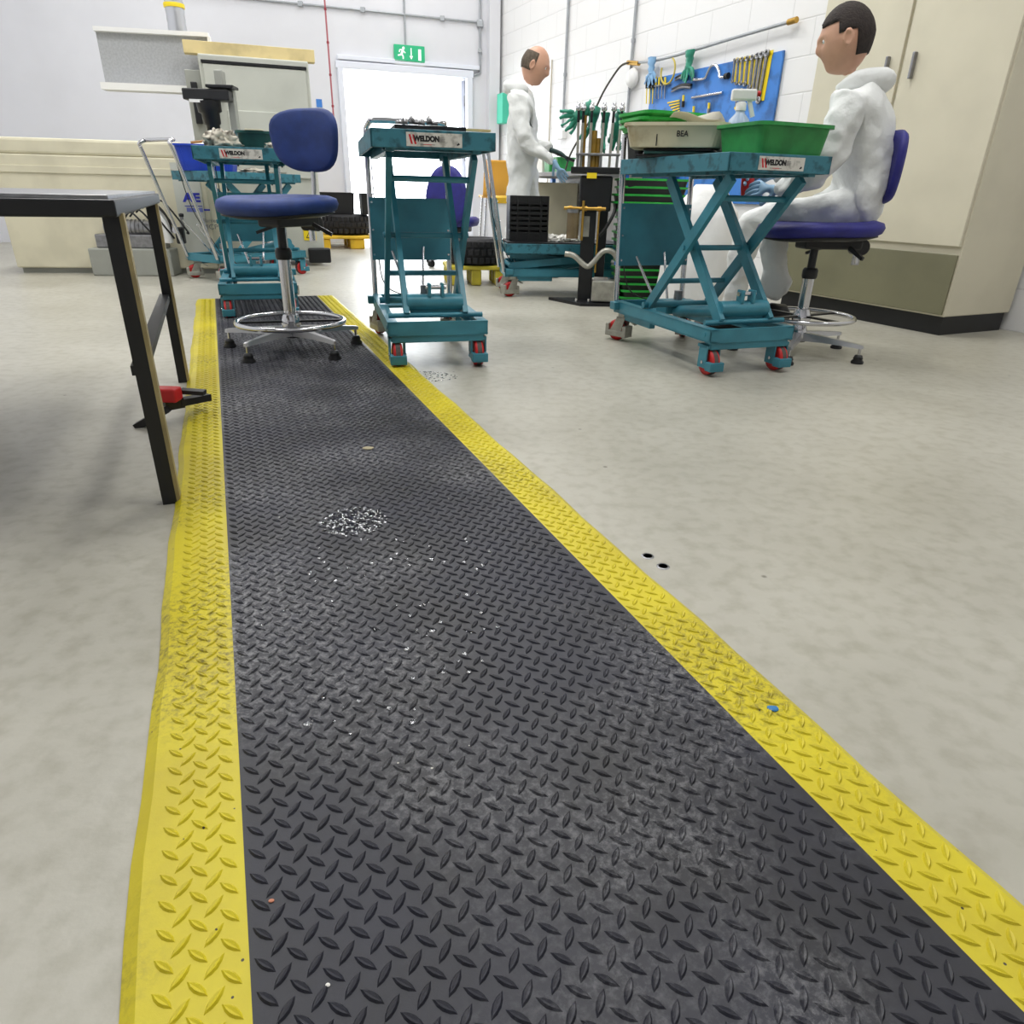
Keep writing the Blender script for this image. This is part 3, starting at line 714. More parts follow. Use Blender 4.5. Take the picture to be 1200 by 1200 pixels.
# on table D
t = tub('storage_bin', .40, .28, .17, BLUEP, 'bright blue bin on the sideways lift table at left', 'bin', taper=.84, ribs=4); setloc(t, on(TD, -.02, .25), radians(12))
o = MB().cyl((-.08, 0, 0), (.08, .02, .02), .012, mat('brown_handle', (140, 96, 40), .5)).build('wooden_baton'); setloc(o, on(TD, -.02, .28, .75+.18), .2); tag(o, 'brown wooden baton lying across top of the blue bin', 'baton')
o = lump(.3, .2, .06, mat('clear_wrap', (226, 226, 222), .4), 5, 3).build('plastic_bag'); setloc(o, on(TD, -.02, .25, .75+.125)); tag(o, 'pale plastic bag stuffed in the blue bin', 'bag')
o = lump(.24, .16, .03, RAG, 12, 4, .5, 8).build('rag'); setloc(o, on(TD, .05, -.18)); tag(o, 'grey rag on right end of the sideways lift table', 'rag')
# on table E
t = empty('black_crate', on(TE, .02, .24, .345), ye-pi/2, 'upright black slatted crate on the lowered lift table', 'crate')
b = MB(); cw, cd, chh = .255, .22, .285
for s in (-1, 1):
    b.box((s*cw/2, 0, chh/2), (.012, cd, chh), BLACKP, bev=.003)
    b.box((0, s*cd/2, .02), (cw, .012, .04), BLACKP); b.box((0, s*cd/2, chh-.02), (cw, .012, .04), BLACKP)
b.box((0, cd/2-.01, chh/2), (cw, .01, chh), BLACKP); b.box((0, 0, .006), (cw, cd, .012), BLACKP); b.box((0, 0, chh-.006), (cw, cd, .012), BLACKP)
for k in range(7):
    b.box((0, -cd/2, .05+k*.032), (cw, .008, .02), BLACKP)
for x in (-.08, 0, .08): b.box((x, -cd/2-.004, chh/2), (.014, .01, chh), BLACKP)
b.build('slatted_body', None, t)
for k, (x, y, s) in enumerate(((-.05, .07, .1), (-.07, .0, .12), (.0, -.08, .13))):
    o = lump(s, s*.7, .04, PAPER, 20+k, 4, .5, 9).build('glove'); setloc(o, on(TE, x, y, .345), k); tag(o, ('white crumpled glove nearest the black crate', 'white crumpled glove in the middle of the lowered lift table', 'white crumpled glove behind the black press column')[k], 'glove', 'white gloves on the lowered lift table')
o = MB().box((0, 0, .004), (.42, .8, .008), BLACKP).build('rubber_sheet'); o.location = on(TE, 0, 0, .3455); o.rotation_euler = (0, 0, ye); tag(o, 'black rubber sheet covering the lowered lift table', 'sheet')
for ob in C.objects:
    if ob.name.startswith(('black_crate', 'glove')) and ob.parent is None: ob.location.z += .009

# ============================================================ PRESS STAND with clamps
t = empty('press_stand', (0, 0, 0), 0, 'black column press stand on a steel floor plate', 'press stand')
pc = FL(684, 354); pc = Vector((pc.x, pc.y, 0)); t.location = pc; t.rotation_euler = (0, 0, radians(-5))
b = MB(); b.prism([(-.24, .05), (-.02, -.2), (.26, -.16), (.2, .13)], 0, .018, BLACKM); b.build('floor_plate', None, t)
b = MB(); b.box((0, 0, .35), (.09, .09, .70), BLACKM, bev=.006); b.box((.09, .05, .35), (.06, .06, .67), BLACKM, bev=.006); b.box((.03, 0, .66), (.2, .14, .2), BLACKM, bev=.01); b.build('column', None, t)
b = MB(); b.box((.02, 0, .79), (.3, .2, .035), BLACKM, bev=.004); b.box((.0, 0, .76), (.06, .205, .03), YELT); b.build('top_plate', None, t)
b = MB(); b.box((.13, -.09, .09), (.17, .12, .13), ZINC, bev=.008); b.box((.1, -.09, .165), (.09, .05, .02), CHROME); [b.cyl((x, -.13, .02), (x, -.13, .04), .01, CHROME, 6) for x in (-.05, .03, .2)]; b.build('valve_box', None, t)
b = MB(); b.cyl((-.1, -.09, .40), (-.1, -.09, .55), .038, mat('smoky_filter_bowl', (120, 104, 76), .25, 0, .3, 10), 24); b.cyl((-.1, -.09, .55), (-.1, -.09, .57), .042, STEEL, 24); b.cyl((-.04, -.1, .39), (-.04, -.1, .62), .008, BRASS); b.build('oil_filter', None, t)
b = MB(); b.cyl((-.16, -.09, .575), (.1, -.09, .575), .010, BRASS); b.cyl((.06, -.1, .2), (.06, -.1, .56), .006, BRASS); [b.cyl((x-.012, -.09, .575), (x+.012, -.09, .575), .016, BRASS, 6) for x in (-.12, -.03, .06)]; b.build('brass_pipe', None, t)
MB().tube([(.07, -.1, .42), (.11, -.11, .47), (.15, -.1, .55), (.16, -.06, .6)], .01, BLACKP).build('hose', None, t)
MB().box((-.02, -.048, .47), (.05, .004, .12), ZINC).build('data_plate', None, t)
b = MB(); b.tube([(-.14, -.14, .31), (-.08, -.14, .30), (0, -.14, .24), (.04, -.14, .26), (.1, -.14, .33), (.16, -.13, .33), (.2, -.12, .28)], .017, ZINC, 10); b.build('foot_pedal_lever', None, t)
# clamps standing in a rack on the top plate
rk = empty('clamp_rack', (pc.x, pc.y, 0.808), radians(-5), 'steel rack bar on the press top holding upright clamps', 'rack')
MB().box((.03, -.03, .07), (.27, .03, .014), STEEL, bev=.003).build('rack_bar', None, rk)
for x in (-.09, .05, .15): MB().box((x, -.03, .035), (.014, .02, .07), STEEL).build('rack_post', None, rk)
def clamp():
    t = empty('bar_clamp', (0, 0, 0), 0)
    b = MB(); b.box((0, 0, .12), (.016, .010, .24), ZINC, bev=.002); b.build('clamp_bar', None, t)
    b = MB(); b.cyl((0, 0, .24), (0, 0, .30), .008, BLACKM, 12); b.build('grip', None, t)
    b = MB(); b.lathe([(.010, .30), (.017, .305), (.017, .325), (.011, .33), (.011, .345), (.0, .348)], CHROME, 14); b.build('knob', None, t)
    return t
base_c = clamp(); nms = ['leftmost', 'second from the left', 'third from the left', 'fourth from the left', 'fifth from the left', 'rightmost']
for k in range(6):
    c = base_c if k == 0 else copy_tree(base_c)
    x = (-.105, -.085, -.035, .035, .09, .135)[k]; M = Rz(radians(-5)) @ Vector((x+.012, -.032 if k != 1 else -.012, 0)); c.location = (pc.x+M.x, pc.y+M.y, 0.808); c.rotation_euler = (0, (-.03, .0, .0, .01, .02, .03)[k], 0)
    tag(c, 'grey bar clamp with chrome knob on the press stand, '+nms[k], 'clamp', 'upright clamps on the press stand')
for k, (x, z0, z1, r) in enumerate(((-.06, .03, .28, .012), (.0, 0, .2, .022), (.03, 0, .16, .016))):
    o = MB().cyl((0, 0, 0), (0, 0, z1), r, AMBER, 14, r*.8).build('brass_rod'); M = Rz(radians(-5)) @ Vector((x, .0, 0)); o.location = (pc.x+M.x, pc.y+M.y, 0.808); tag(o, ('thin amber rod standing at left among the clamps', 'thick amber rod in the middle of the clamps', 'short amber rod right of the thick one')[k], 'rod', 'amber rods among the clamps')
def glove(seed, m=GLOVEG, s=1.0):
    """limp rubber glove: cuff, palm and five hanging fingers"""
    b = MB(); rnd = random.Random(seed)
    b.tube([(0, 0, 0), (0, .004, .05), (0, 0, .09), (.0, .0, .13)], [.024*s, .027*s, .034*s, .038*s], m, 12)
    for k in range(5):
        a = (-.9, -.35, 0, .35, .75)[k]; x = (-.030, -.016, 0, .014, .028)[k]*s; L = (.055, .07, .08, .072, .055)[k]*s
        bend = rnd.uniform(-.03, .03)
        b.tube([(x*.7, 0, .01), (x+sin(a)*L*.4, bend*.4, -L*.4), (x+sin(a)*L*.8, bend, -L*.95)], [.012*s, .010*s, .007*s], m, 8)
    for v in b.v:
        v += Vector((.006, .01, .004))*noise.noise(v*35+Vector((seed*3, 0, 0)))*1.5
        v.y *= .6
    return b
for k, (x, z, ry) in enumerate(((-.13, .27, 60), (-.02, .2, 10), (.06, .17, -8), (.13, .18, -20))):
    o = glove(k+1, s=1.15).build('rubber_glove', GLOVEG); M = Rz(radians(-5)) @ Vector((x, .035, 0)); o.location = (pc.x+M.x, pc.y+M.y, 0.808+z); o.rotation_euler = (0, radians(ry), k*.7)
    tag(o, ('green rubber glove pointing left over the clamps', 'green rubber glove hanging left of centre among the clamps', 'green rubber glove hanging right of centre among the clamps', 'green rubber glove at the right end of the clamps')[k], 'glove', 'green gloves over the clamps')

# ============================================================ BENCHES / RACKS behind, along the right wall
nR = Vector((wrd.y, -wrd.x, 0))        # into the room? fixed below
if nR.dot(Vector((-1, -.3, 0))) < 0: nR = -nR
RYAW = atan2(wrd.y, wrd.x)
def onwall(px, py, off=0.0):
    p = wall_hit(corner, wrd, px, py); return p+nR*off
def wframe(o, p): o.location = p; o.rotation_euler = (0, 0, RYAW)
# local frame on wall: x along wall toward the camera; -y ... room side
ROOM_Y = 1 if (Matrix.Rotation(RYAW, 3, 'Z') @ Vector((0, 1, 0))).dot(nR) > 0 else -1
def wl(px, py, p0, off=0): # pixel -> local coords on wall plane relative p0
    p = onwall(px, py)-p0; return (p.dot(wrd), p.z)
def wbench(name, px0, px1, zt, depth, label):
    p0 = onwall(px0, 200); L = (onwall(px1, 200)-p0).dot(wrd); p0.z = 0
    t = empty(name, p0+nR*.01, RYAW, label, 'workbench'); R = ROOM_Y
    MB().box((L/2, R*depth/2, zt-.02), (L, depth, .04), mat('grey_bench_top', (150, 152, 156), .5, 0, .2, 6), bev=.004).build('worktop', None, t)
    for x in (.04, L-.04):
        for y in (.05, depth-.05):
            MB().box((x, R*y, (zt-.04)/2), (.05, .05, zt-.04), mat('blue_frame_paint', (40, 110, 200), .4), bev=.004).build('leg', None, t)
    MB().box((L/2, R*depth/2, .2), (L-.1, depth-.12, .02), GREYM2).build('lower_shelf', None, t)
    return t, L
WB, WBL = wbench('workbench', 652, 800, .86, .62, 'blue framed workbench along the right wall under the tool board')
def onb(x, y, z): return WB.location+wrd*x+nR*y+Vector((0, 0, z))
# small parts drawers below the worktop
t = empty('drawer_unit', onb(.13, .28, .21), RYAW, 'cream drawer unit with blue fronts under the workbench', 'drawer unit')
b = MB(); R = ROOM_Y
b.box((.25, 0, .28), (.44, .5, .56), CREAMM, bev=.004); b.build('carcass', None, t)
for k in range(4):
    d = MB().box((.25, R*.255, .07+k*.138), (.40, .012, .11), mat('navy_drawer_front', (36, 48, 130), .4), bev=.004).build('drawer', None, t)
    MB().box((.25, R*.27, .115+k*.138), (.40, .03, .025), CREAMM, bev=.008).build('handle', None, d)
# green tray stack on floor beside the press
gp = FL(762, 352)
for k in range(17):
    o = tub('tray', .40, .24, .05, GREENT if k % 1 == 0 else BLACKP, None, None, taper=.95, rim=.012, rimh=.012)
    o.data.materials.append(BLACKP)
    for pl in o.data.polygons:
        if abs(pl.normal.z) < .7 and pl.center.z < .036: pl.material_index = 1
    setloc(o, (.86+.012*sin(k*1.3)-.0035*k, 4.71+.006*cos(k*2.1), .012+k*.043), radians(4+2*sin(k*2)))
    tag(o, 'dark tray with bright green rim, %s of the tall stack behind the press' % ('bottom one' if k == 0 else 'top one' if k == 16 else 'one within'), 'tray', 'green rimmed trays stacked behind the press')
MB_ = MB().box((0, 0, .006), (.46, .27, .012), BLACKM).build('stack_base'); setloc(MB_, (.86, 4.71, 0), radians(5)); tag(MB_, 'black base board under the tall stack of green rimmed trays', 'board')
# boxes on the bench
def boxthing(name, dims, m, loc, rz, label, cat, bev=.004):
    o = MB().box((0, 0, dims[2]/2), dims, m, bev=bev).build(name); setloc(o, loc, rz); tag(o, label, cat); return o
o = tub('storage_bin', .16, .2, .14, GREENP, 'small green bin on the workbench behind the clamps at left', 'bin', taper=.9); setloc(o, onb(.76, .42, .86), RYAW)
o = tub('storage_bin', .16, .2, .14, GREENP, 'small green bin on the workbench behind the clamps at right', 'bin', taper=.9); setloc(o, onb(.95, .42, .86), RYAW)
boxthing('white_carton', (.22, .12, .2), PAPER, onb(.55, .46, .86), RYAW, 'white carton with a red band on the workbench', 'carton')
boxthing('red_tape_roll', (.1, .02, .02), RED, onb(.55, .46, 1.06), RYAW, 'flat red strip on top of the white carton', 'strip')
o = MB(); o.box((0, 0, .03), (.4, .3, .06), BLACKM, bev=.01); o.box((0, .05, .08), (.3, .1, .05), BLACKP, bev=.01); o.box((.1, -.05, .07), (.08, .08, .03), ZINC, bev=.006); o = o.build('machine_vice'); setloc(o, onb(.2, .4, .86), RYAW); tag(o, 'black machine vice on left end of the workbench', 'vice')
o = lump(.25, .2, .06, RAG, 33, 4, .5, 8).build('rag'); setloc(o, onb(.28, .15, .86)); tag(o, 'pale crumpled rag on left end of the workbench', 'rag')
# white sack behind right table
def sack(loc, w, d, h, label, seed):
    rings = []; n_ = 36; K = 16
    for k in range(K+1):
        z = k/K; rr = (1-.12*(2*z-.7)**2)*(1 if z < .8 else 1-(z-.8)*2.6) if k else .8
        P = []
        for i in range(n_):
            a = 2*pi*i/n_; q = rr*(1+.10*noise.noise(Vector((cos(a)*2+seed, sin(a)*2, z*3)))+.04*noise.noise(Vector((cos(a)*7, sin(a)*7+seed, z*6))))
            P.append((cos(a)*w/2*q+.10*z*w, sin(a)*d/2*q, z*h))
        rings.append(P)
    b = MB(); b.loft(rings, mat('white_woven_sack', (240, 240, 238), .6, 0, .05, 5, .3, 25)); o = b.build('sack'); o.location = loc; tag(o, label, 'sack'); return o
sp = FL(800, 358); sack((1.04, 4.30, 0), .42, .34, .72, 'big white sack standing behind the right lift table', 2)
# tool board
P0 = onwall(765, 100); P0.z = 0
PB = empty('tool_board', P0+nR*.005, RYAW, 'blue tool board hung on the right wall with yellow tool outlines', 'tool board')
x1 = wl(915, 100, P0)[0]; zt = (wl(913, 61, P0)[1]); zb = zt-1.02
R = ROOM_Y
MB().box((x1/2, R*.012, (zt+zb)/2), (x1, .018, zt-zb), BOARD, bev=.003).build('board_panel', None, PB)
def WP(px, py, off=.045):   # world point on the board
    return onwall(px, py, off)
def wtool(name, label, cat, group=None):
    o = empty(name, (0, 0, 0), 0, label, cat, group); return o
def wmesh(b, name, label, cat, group=None):
    # recentre on its own mean so that the origin sits on the thing
    c = sum(b.v, Vector())/len(b.v); b.v = [v-c for v in b.v]
    o = b.build(name); o.location = c; return tag(o, label, cat, group)
up = Vector((0, 0, 1))
tops = [(866, 71), (870, 71), (875, 70), (881, 69), (887, 68), (893, 66), (898, 65), (904, 63)]
bots = [(863, 96), (868, 98), (873, 98), (878, 99), (883, 103), (887, 107), (891, 110), (894, 118)]
nm8 = ['smallest', 'second smallest', 'third smallest', 'fourth smallest', 'fourth largest', 'third largest', 'second largest', 'largest']
for k in range(8):
    p = WP(*tops[k], .045); q = WP(*bots[k], .045); b = MB()
    w = .011+.0018*k; d = (q-p).normalized()
    b.bar(p, q, w, .006, STEEL, nR); 
    for c_, s_ in ((p, 1), (q, -1)):
        M = Matrix.Translation(c_) @ nR.to_track_quat('Z', 'X').to_matrix().to_4x4()
        b.lathe([(w*.55, -.005), (w*1.1, -.005), (w*1.1, .005), (w*.55, .005), (w*.55, -.005)], STEEL, 14, M)
    wmesh(b, 'spanner', 'steel spanner on the tool board, %s of the row of eight' % nm8[k], 'spanner', 'spanners in a row on the tool board')
    b = MB(); off = wrd*w*1.1+up*-.004
    b.bar(p+off-nR*.015, q+off-nR*.015, w*1.6, .002, YELT, nR); b.bar(p+up*.02-nR*.015+off, p+up*-.01-nR*.015+off, w*2, .002, YELT, nR)
    o = b.build('tool_outline', None); o.parent = PB; o.matrix_parent_inverse = Matrix.Identity(4)
    bpy.context.view_layer.update(); o.matrix_parent_inverse = PB.matrix_world.inverted(); o['label'] = 'yellow painted tool outline'
b = MB(); b.bar(WP(863, 74, .028), WP(905, 66, .028), .012, .01, GALV, nR); bpy.context.view_layer.update()
o = b.build('hanging_rail', None, PB); o.matrix_parent_inverse = PB.matrix_world.inverted()
# two small spanners under
for k, (a_, b_) in enumerate((((869, 107), (867, 127)), ((874, 106), (871, 130)))):
    p, q = WP(*a_), WP(*b_); b = MB(); b.bar(p, q, .012, .006, STEEL, nR); b.cyl(p-nR*.004, p+nR*.004, .011, YELT, 12); b.cyl(q-nR*.004, q+nR*.004, .011, YELT, 12)
    wmesh(b, 'spanner', ('short spanner, left of the pair below the big row', 'short spanner, right of the pair below the big row')[k], 'spanner', 'pair of short spanners')
# brace
b = MB(); b.tube([WP(817, 94), WP(830, 93), WP(834, 87), WP(838, 79), WP(844, 77), WP(848, 84), WP(849, 91), WP(856, 90)], .011, CHROME, 10); b.cyl(WP(855, 90), WP(859, 89), .022, BLACKM, 14)
wmesh(b, 'carpenters_brace', 'cranked steel brace hanging in the middle of tool board', 'hand brace')
b = MB(); b.cyl(WP(816, 115), WP(852, 109), .011, CHROME, 12); wmesh(b, 'extension_bar', 'long chrome bar lying on pegs under the cranked brace', 'bar')
for k, pts in enumerate((((796, 92), (811, 90)), ((792, 105), (815, 100)))):
    b = MB(); p, q = WP(*pts[0]), WP(*pts[1]); b.tube([p, (p+q)/2+up*.012, q], [.006, .014, .012], BLACKM, 8); b.tube([p-up*.02, (p+q)/2, q-up*.02], [.006, .013, .010], STEEL, 8)
    wmesh(b, 'pliers', ('dark pliers, upper of the two lying on the tool board', 'dark pliers, lower of the two lying on the tool board')[k], 'pliers', 'pliers on the tool board')
# screwdrivers left
for k in range(7):
    x = 763+k*3.6; big = k < 3
    p = WP(x, 90 if big else 91); m_ = WP(x-.3, 104 if big else 100); q = WP(x-1, 122 if big else 116)
    b = MB(); b.cyl(p, m_, .013 if big else .009, BLACKP if k in (0, 1, 2, 5) else YELT, 10); b.cyl(m_, q, .005, YELT if big else STEEL, 8)
    wmesh(b, 'screwdriver', 'screwdriver in rack at left end of tool board, number %s from the left' % ('one two three four five six seven'.split()[k]), 'screwdriver', 'screwdrivers at the left end of the tool board')
b = MB(); b.bar(WP(762, 103, .03), WP(790, 98, .03), .012, .03, GALV, nR); o = b.build('screwdriver_rail', None, PB); o.matrix_parent_inverse = PB.matrix_world.inverted()
for k in range(5):
    b = MB(); b.bar(WP(786+k*2, 121+k*3, .035), WP(800, 118+k*3, .035), .01, .006, YELT, nR)
    wmesh(b, 'hex_key', 'small yellow marked hex key at left of the tool board, %s' % ('top of five', 'second of five', 'middle of five', 'fourth of five', 'bottom of five')[k], 'hex key', 'hex keys on the tool board')
for k, (px, py) in enumerate(((806, 112), (818, 125), (836, 121))):
    b = MB(); b.cyl(WP(px, py), WP(px-.4, py+7), .010, YELT, 10); b.cyl(WP(px-.4, py+7), WP(px-1, py+14), .014, BLACKP if k == 0 else STEEL, 10)
    wmesh(b, 'chisel', ('yellow and black chisel, left of three on the tool board', 'yellow short chisel, middle of three on the tool board', 'chisel with steel tip, right of three on the tool board')[k], 'chisel', 'three chisels on the tool board')
# air pipe, hooks, gloves, conduits
pipe = MB(); pts = [onwall(742, 74, .05), onwall(765, 73, .05), onwall(800, 65, .05), onwall(860, 47, .05), onwall(930, 27, .05)]
# keep the pipe level along the wall
zl = [p.z for p in pts]; zmean = sum(zl[1:5])/4
for i, p in enumerate(pts): p.z = p.z if i else p.z
pipe.tube(pts, .012, GALV, 10, res=2); wmesh(pipe, 'air_pipe', 'grey air pipe running along right wall above the tool board', 'pipe')
b = MB(); b.cyl(onwall(741, 74, .05), onwall(754, 75, .05), .02, BRASS, 12); b.cyl(onwall(930, 27, .05), onwall(940, 24, .05), .02, BRASS, 12); wmesh(b, 'pipe_fitting', 'brass fittings on the air pipe', 'pipe fitting')
hz = onwall(742, 74, .05)
he = FL(662, 345); pb = [hz]+[AT(x_, y_, hz.y-.25) for x_, y_ in ((728, 77), (718, 90), (706, 110), (693, 138), (680, 160), (668, 182), (661, 205))]
b = MB(); b.tube(pb, .009, mat('black_air_hose', (60, 58, 48), .5), 10); wmesh(b, 'air_hose', 'dark air hose curving down from wall pipe to the workbench', 'hose')
for k, (x, ys, z_) in enumerate(((669, 150, 0), (747, 120, 0))):
    p = onwall((661, 738)[k], (150, 122)[k], .02); b = MB(); b.cyl((p.x, p.y, p.z-(0 if k == 0 else .25)), (p.x, p.y, CEIL), .014, GALV, 10)
    for z_ in (p.z+.5, p.z+1.2): b.cyl((p.x, p.y, z_), (p.x, p.y, z_+.03), .02, GALV, 10)
    wmesh(b, 'wall_conduit', ('vertical grey conduit on right wall behind the standing person', 'vertical grey conduit on right wall left of the tool board')[k], 'conduit')
p = onwall(661, 158, .03); b = MB(); b.box((0, 0, 0), (.13, .06, .09), WHITEP, Matrix.Translation(p) @ Rz(RYAW), .006); wmesh(b, 'wall_socket', 'white double socket box under conduit on the right wall', 'socket')
p = onwall(648, 70, .012); b = MB(); b.cyl((p.x, p.y, p.z-1.3), (p.x, p.y, p.z), .007, mat('tan_conduit', (190, 180, 160), .5), 8); wmesh(b, 'wall_cable', 'thin tan cable running down wall in front of standing person', 'cable')
# hook and gloves on pipe
b = MB(); p = onwall(792, 68, .07); P_ = [p+wrd*(.1*cos(a))+up*(.1*sin(a)-.1) for a in [radians(x) for x in range(-200, 61, 20)]]; b.tube(P_, .008, mat('yellow_hose', (200, 180, 70), .4), 8, res=2); wmesh(b, 'hose_hook', 'curled yellow hose end hanging on the air pipe', 'hose')
for k, (px, py, m_, s) in enumerate(((772, 68, mat('blue_cloth', (132, 176, 216), .6), 1.3), (817, 60, GLOVEG, 1.35))):
    b = glove(40+k, m_, s); Q = Rz(RYAW); p = onwall(px, py, .07)
    for v in b.v: v.xyz = (Q @ Vector((v.x, v.y, v.z-.13)))+p
    wmesh(b, 'rubber_glove', ('light blue glove hung over the wall pipe', 'green rubber glove hung over the wall pipe')[k], 'glove')
p = onwall(746, 92, .05); b = MB(); Q = Matrix.Translation(p) @ Rz(RYAW) @ Matrix.Rotation(pi/2, 4, 'X'); b.lathe([(.0, -.03), (.07, -.025), (.085, 0), (.07, .025), (.0, .03)], WHITEP, 20, Q); wmesh(b, 'paper_roll', 'round white fitting on wall under the pipe end', 'wall fitting')
# tall beige cabinet behind the seated person
cp = FL(908, 357); R = ROOM_Y
t = empty('tall_cabinet', (cp.x, cp.y, 0), RYAW, 'tall beige cabinet behind the seated person', 'cabinet')
cdist = -(cp-corner).dot(nR); cdep = abs(cdist)-.03
MB().box((.6, -R*cdep/2, 1.35), (1.2, cdep, 2.5), BEIGE, bev=.006).build('cabinet_body', None, t)
for x in (.3, .9):
    d = MB().box((x, R*.008, 1.5), (.58, .02, 2.1), BEIGE, bev=.004).build('door', None, t)
    MB().box((x+(.22 if x < .5 else -.22), R*.03, 1.3), (.015, .025, .12), STEEL, bev=.004).build('handle', None, d)
x_ = MB().box((.6, R*.004, .26), (1.18, .012, .3), OLIVE, bev=.003).build('lower_panel', None, t); x_['label'] = 'olive grey lower panel'
x_ = MB().box((.6, -R*(cdep/2+.01), .05), (1.16, cdep-.04, .1), BLACKM).build('plinth', None, t); x_['label'] = 'black plinth'

# ============================================================ BACK WALL things
def bw(px, py, off=0.0): return wall_hit(P_door, wbd, px, py)-n*off
BY = radians(19)
# exit sign
p = bw(479, 64, .05); es = empty('exit_sign', p, BY, 'green emergency exit sign with running figure above the doorway', 'exit sign')
sw = (bw(494.5, 64)-bw(459, 64)).length; sh = (bw(477, 54)-bw(477, 74)).length
MB().box((0, .01, 0), (sw, .04, sh), GREENS, bev=.004).build('sign_face', None, es)
g = MB(); y = -.0125; k_ = sh/1.0
def poly(P, m=SIGNW): g.add([(x*k_, y, z*k_) for x, z in P], [list(range(len(P)))], m)
poly([(.50-.27, .30), (.50+.1, .30), (.60, -.34), (.23, -.34)]) if False else None
poly([(.60, .30), (.80, .30), (.80, -.36), (.60, -.36)])
poly([(.07, .34), (.14, .34), (.14, -.10), (.07, -.10)]); poly([(-.02, -.12), (.23, -.12), (.105, -.34)])
def cir(cx, cz, r): poly([(cx+r*cos(a*pi/8), cz+r*sin(a*pi/8)) for a in range(16)])
cir(-.42, .30, .09)
def limb(P, w):
    for (a, b_) in zip(P[:-1], P[1:]):
        d = Vector((b_[0]-a[0], b_[1]-a[1])).normalized(); nn = Vector((-d.y, d.x))*w
        poly([(a[0]+nn.x, a[1]+nn.y), (a[0]-nn.x, a[1]-nn.y), (b_[0]-nn.x, b_[1]-nn.y), (b_[0]+nn.x, b_[1]+nn.y)])
limb([(-.46, .2), (-.58, -.08)], .075); limb([(-.56, -.08), (-.46, -.14), (-.46, -.34)], .045); limb([(-.58, -.08), (-.82, -.14)], .045); limb([(-.5, .2), (-.68, .2), (-.72, .05)], .035); limb([(-.44, .16), (-.3, .02)], .03)
g.build('pictogram', None, es)
MB().box((0, .02, -sh/2-.015), (sw*.96, .05, .03), WHITEP, bev=.004).build('sign_housing', None, es)
# conduits on the back wall
b = MB(); q0 = bw(210, -30, .02); zc = bw(430, 13, .02).z
a_ = bw(150, 0, .02); c_ = bw(563, 27, .02); pa = Vector((a_.x, a_.y, a_.z)); pts = [bw(290, -1, .02), bw(430, 13, .02), bw(563, 27, .02)]
d_ = (pts[0]-pts[1]).normalized(); nl = U; ext = pts[0]+d_*((U*LW-pts[0]).dot(U)/d_.dot(U))
b.tube([ext, pts[0], pts[1], pts[2]], .012, GALV, 10, res=1)
for px, py in ((352, 5), (425, 12), (518, 22)): b.box(bw(px, py, .02), (.05, .05, .05), GALV)
wmesh(b, 'wall_conduit', 'long grey conduit running across the back wall', 'conduit')
b = MB(); p = bw(475, 54, .02); b.cyl(p, (p.x, p.y, CEIL), .012, GALV, 10); wmesh(b, 'wall_conduit', 'grey conduit dropping from above to the exit sign', 'conduit')
b = MB(); p = bw(562, 86, .02); b.cyl(p, (p.x, p.y, CEIL), .013, GALV, 10); q = bw(562, 28, .02); b.box(q, (.08, .06, .08), GALV, bev=.01); b.box(bw(562, 60, .02), (.05, .05, .04), GALV); p2 = bw(549, 90, .02); b.cyl(p, p2, .013, GALV, 10); wmesh(b, 'wall_conduit', 'grey conduit with junction box right of the doorway', 'conduit')
# red cord
b = MB(); p = AT(391, 138, 8.6); q = Vector((p.x, p.y, CEIL)); b.cyl(p, q, .009, mat('faded_red', (176, 96, 104), .5), 8)
for k in range(9):
    z = p.z+.1+k*.29; b.cyl((p.x, p.y, z), (p.x, p.y, z+.02), .014, mat('dark_red', (150, 50, 60), .5), 8)
b.cyl((p.x, p.y, p.z-.09), (p.x, p.y, p.z), .032, RED, 12, .016); wmesh(b, 'pull_cord', 'red pull cord hanging from the ceiling left of the doorway', 'pull cord')
# notices
for k, (px, y0_, y1_, m_, lb) in enumerate(((374, 116, 126, BOARD, 'square blue notice'), (375, 128.5, 131, mat('blue_notice', (20, 90, 190), .5), 'thin blue strip notice'), (376, 136, 139, INKR, 'thin red strip notice'))):
    pa, pb_ = bw(px-3.8, y0_, .005), bw(px+3.8, y1_, .005); b = MB()
    b.box(((pb_-pa).dot(wbd)/2, 0, (pb_.z-pa.z)/2), (abs((pb_-pa).dot(wbd)), .006, abs(pa.z-pb_.z)), m_)
    o = b.build('wall_notice'); o.location = pa; o.rotation_euler = (0, 0, BY); tag(o, lb+' on back wall beside the grey machine', 'notice')
# first-aid box / bottles on the wall corner
o = MB().box((0, 0, 0), (.18, .1, .34), mat('mint_plastic', (70, 190, 160), .5), bev=.01).build('dispenser'); setloc(o, onwall(596, 128, .08), RYAW); tag(o, 'mint green wall dispenser behind the standing person', 'dispenser')

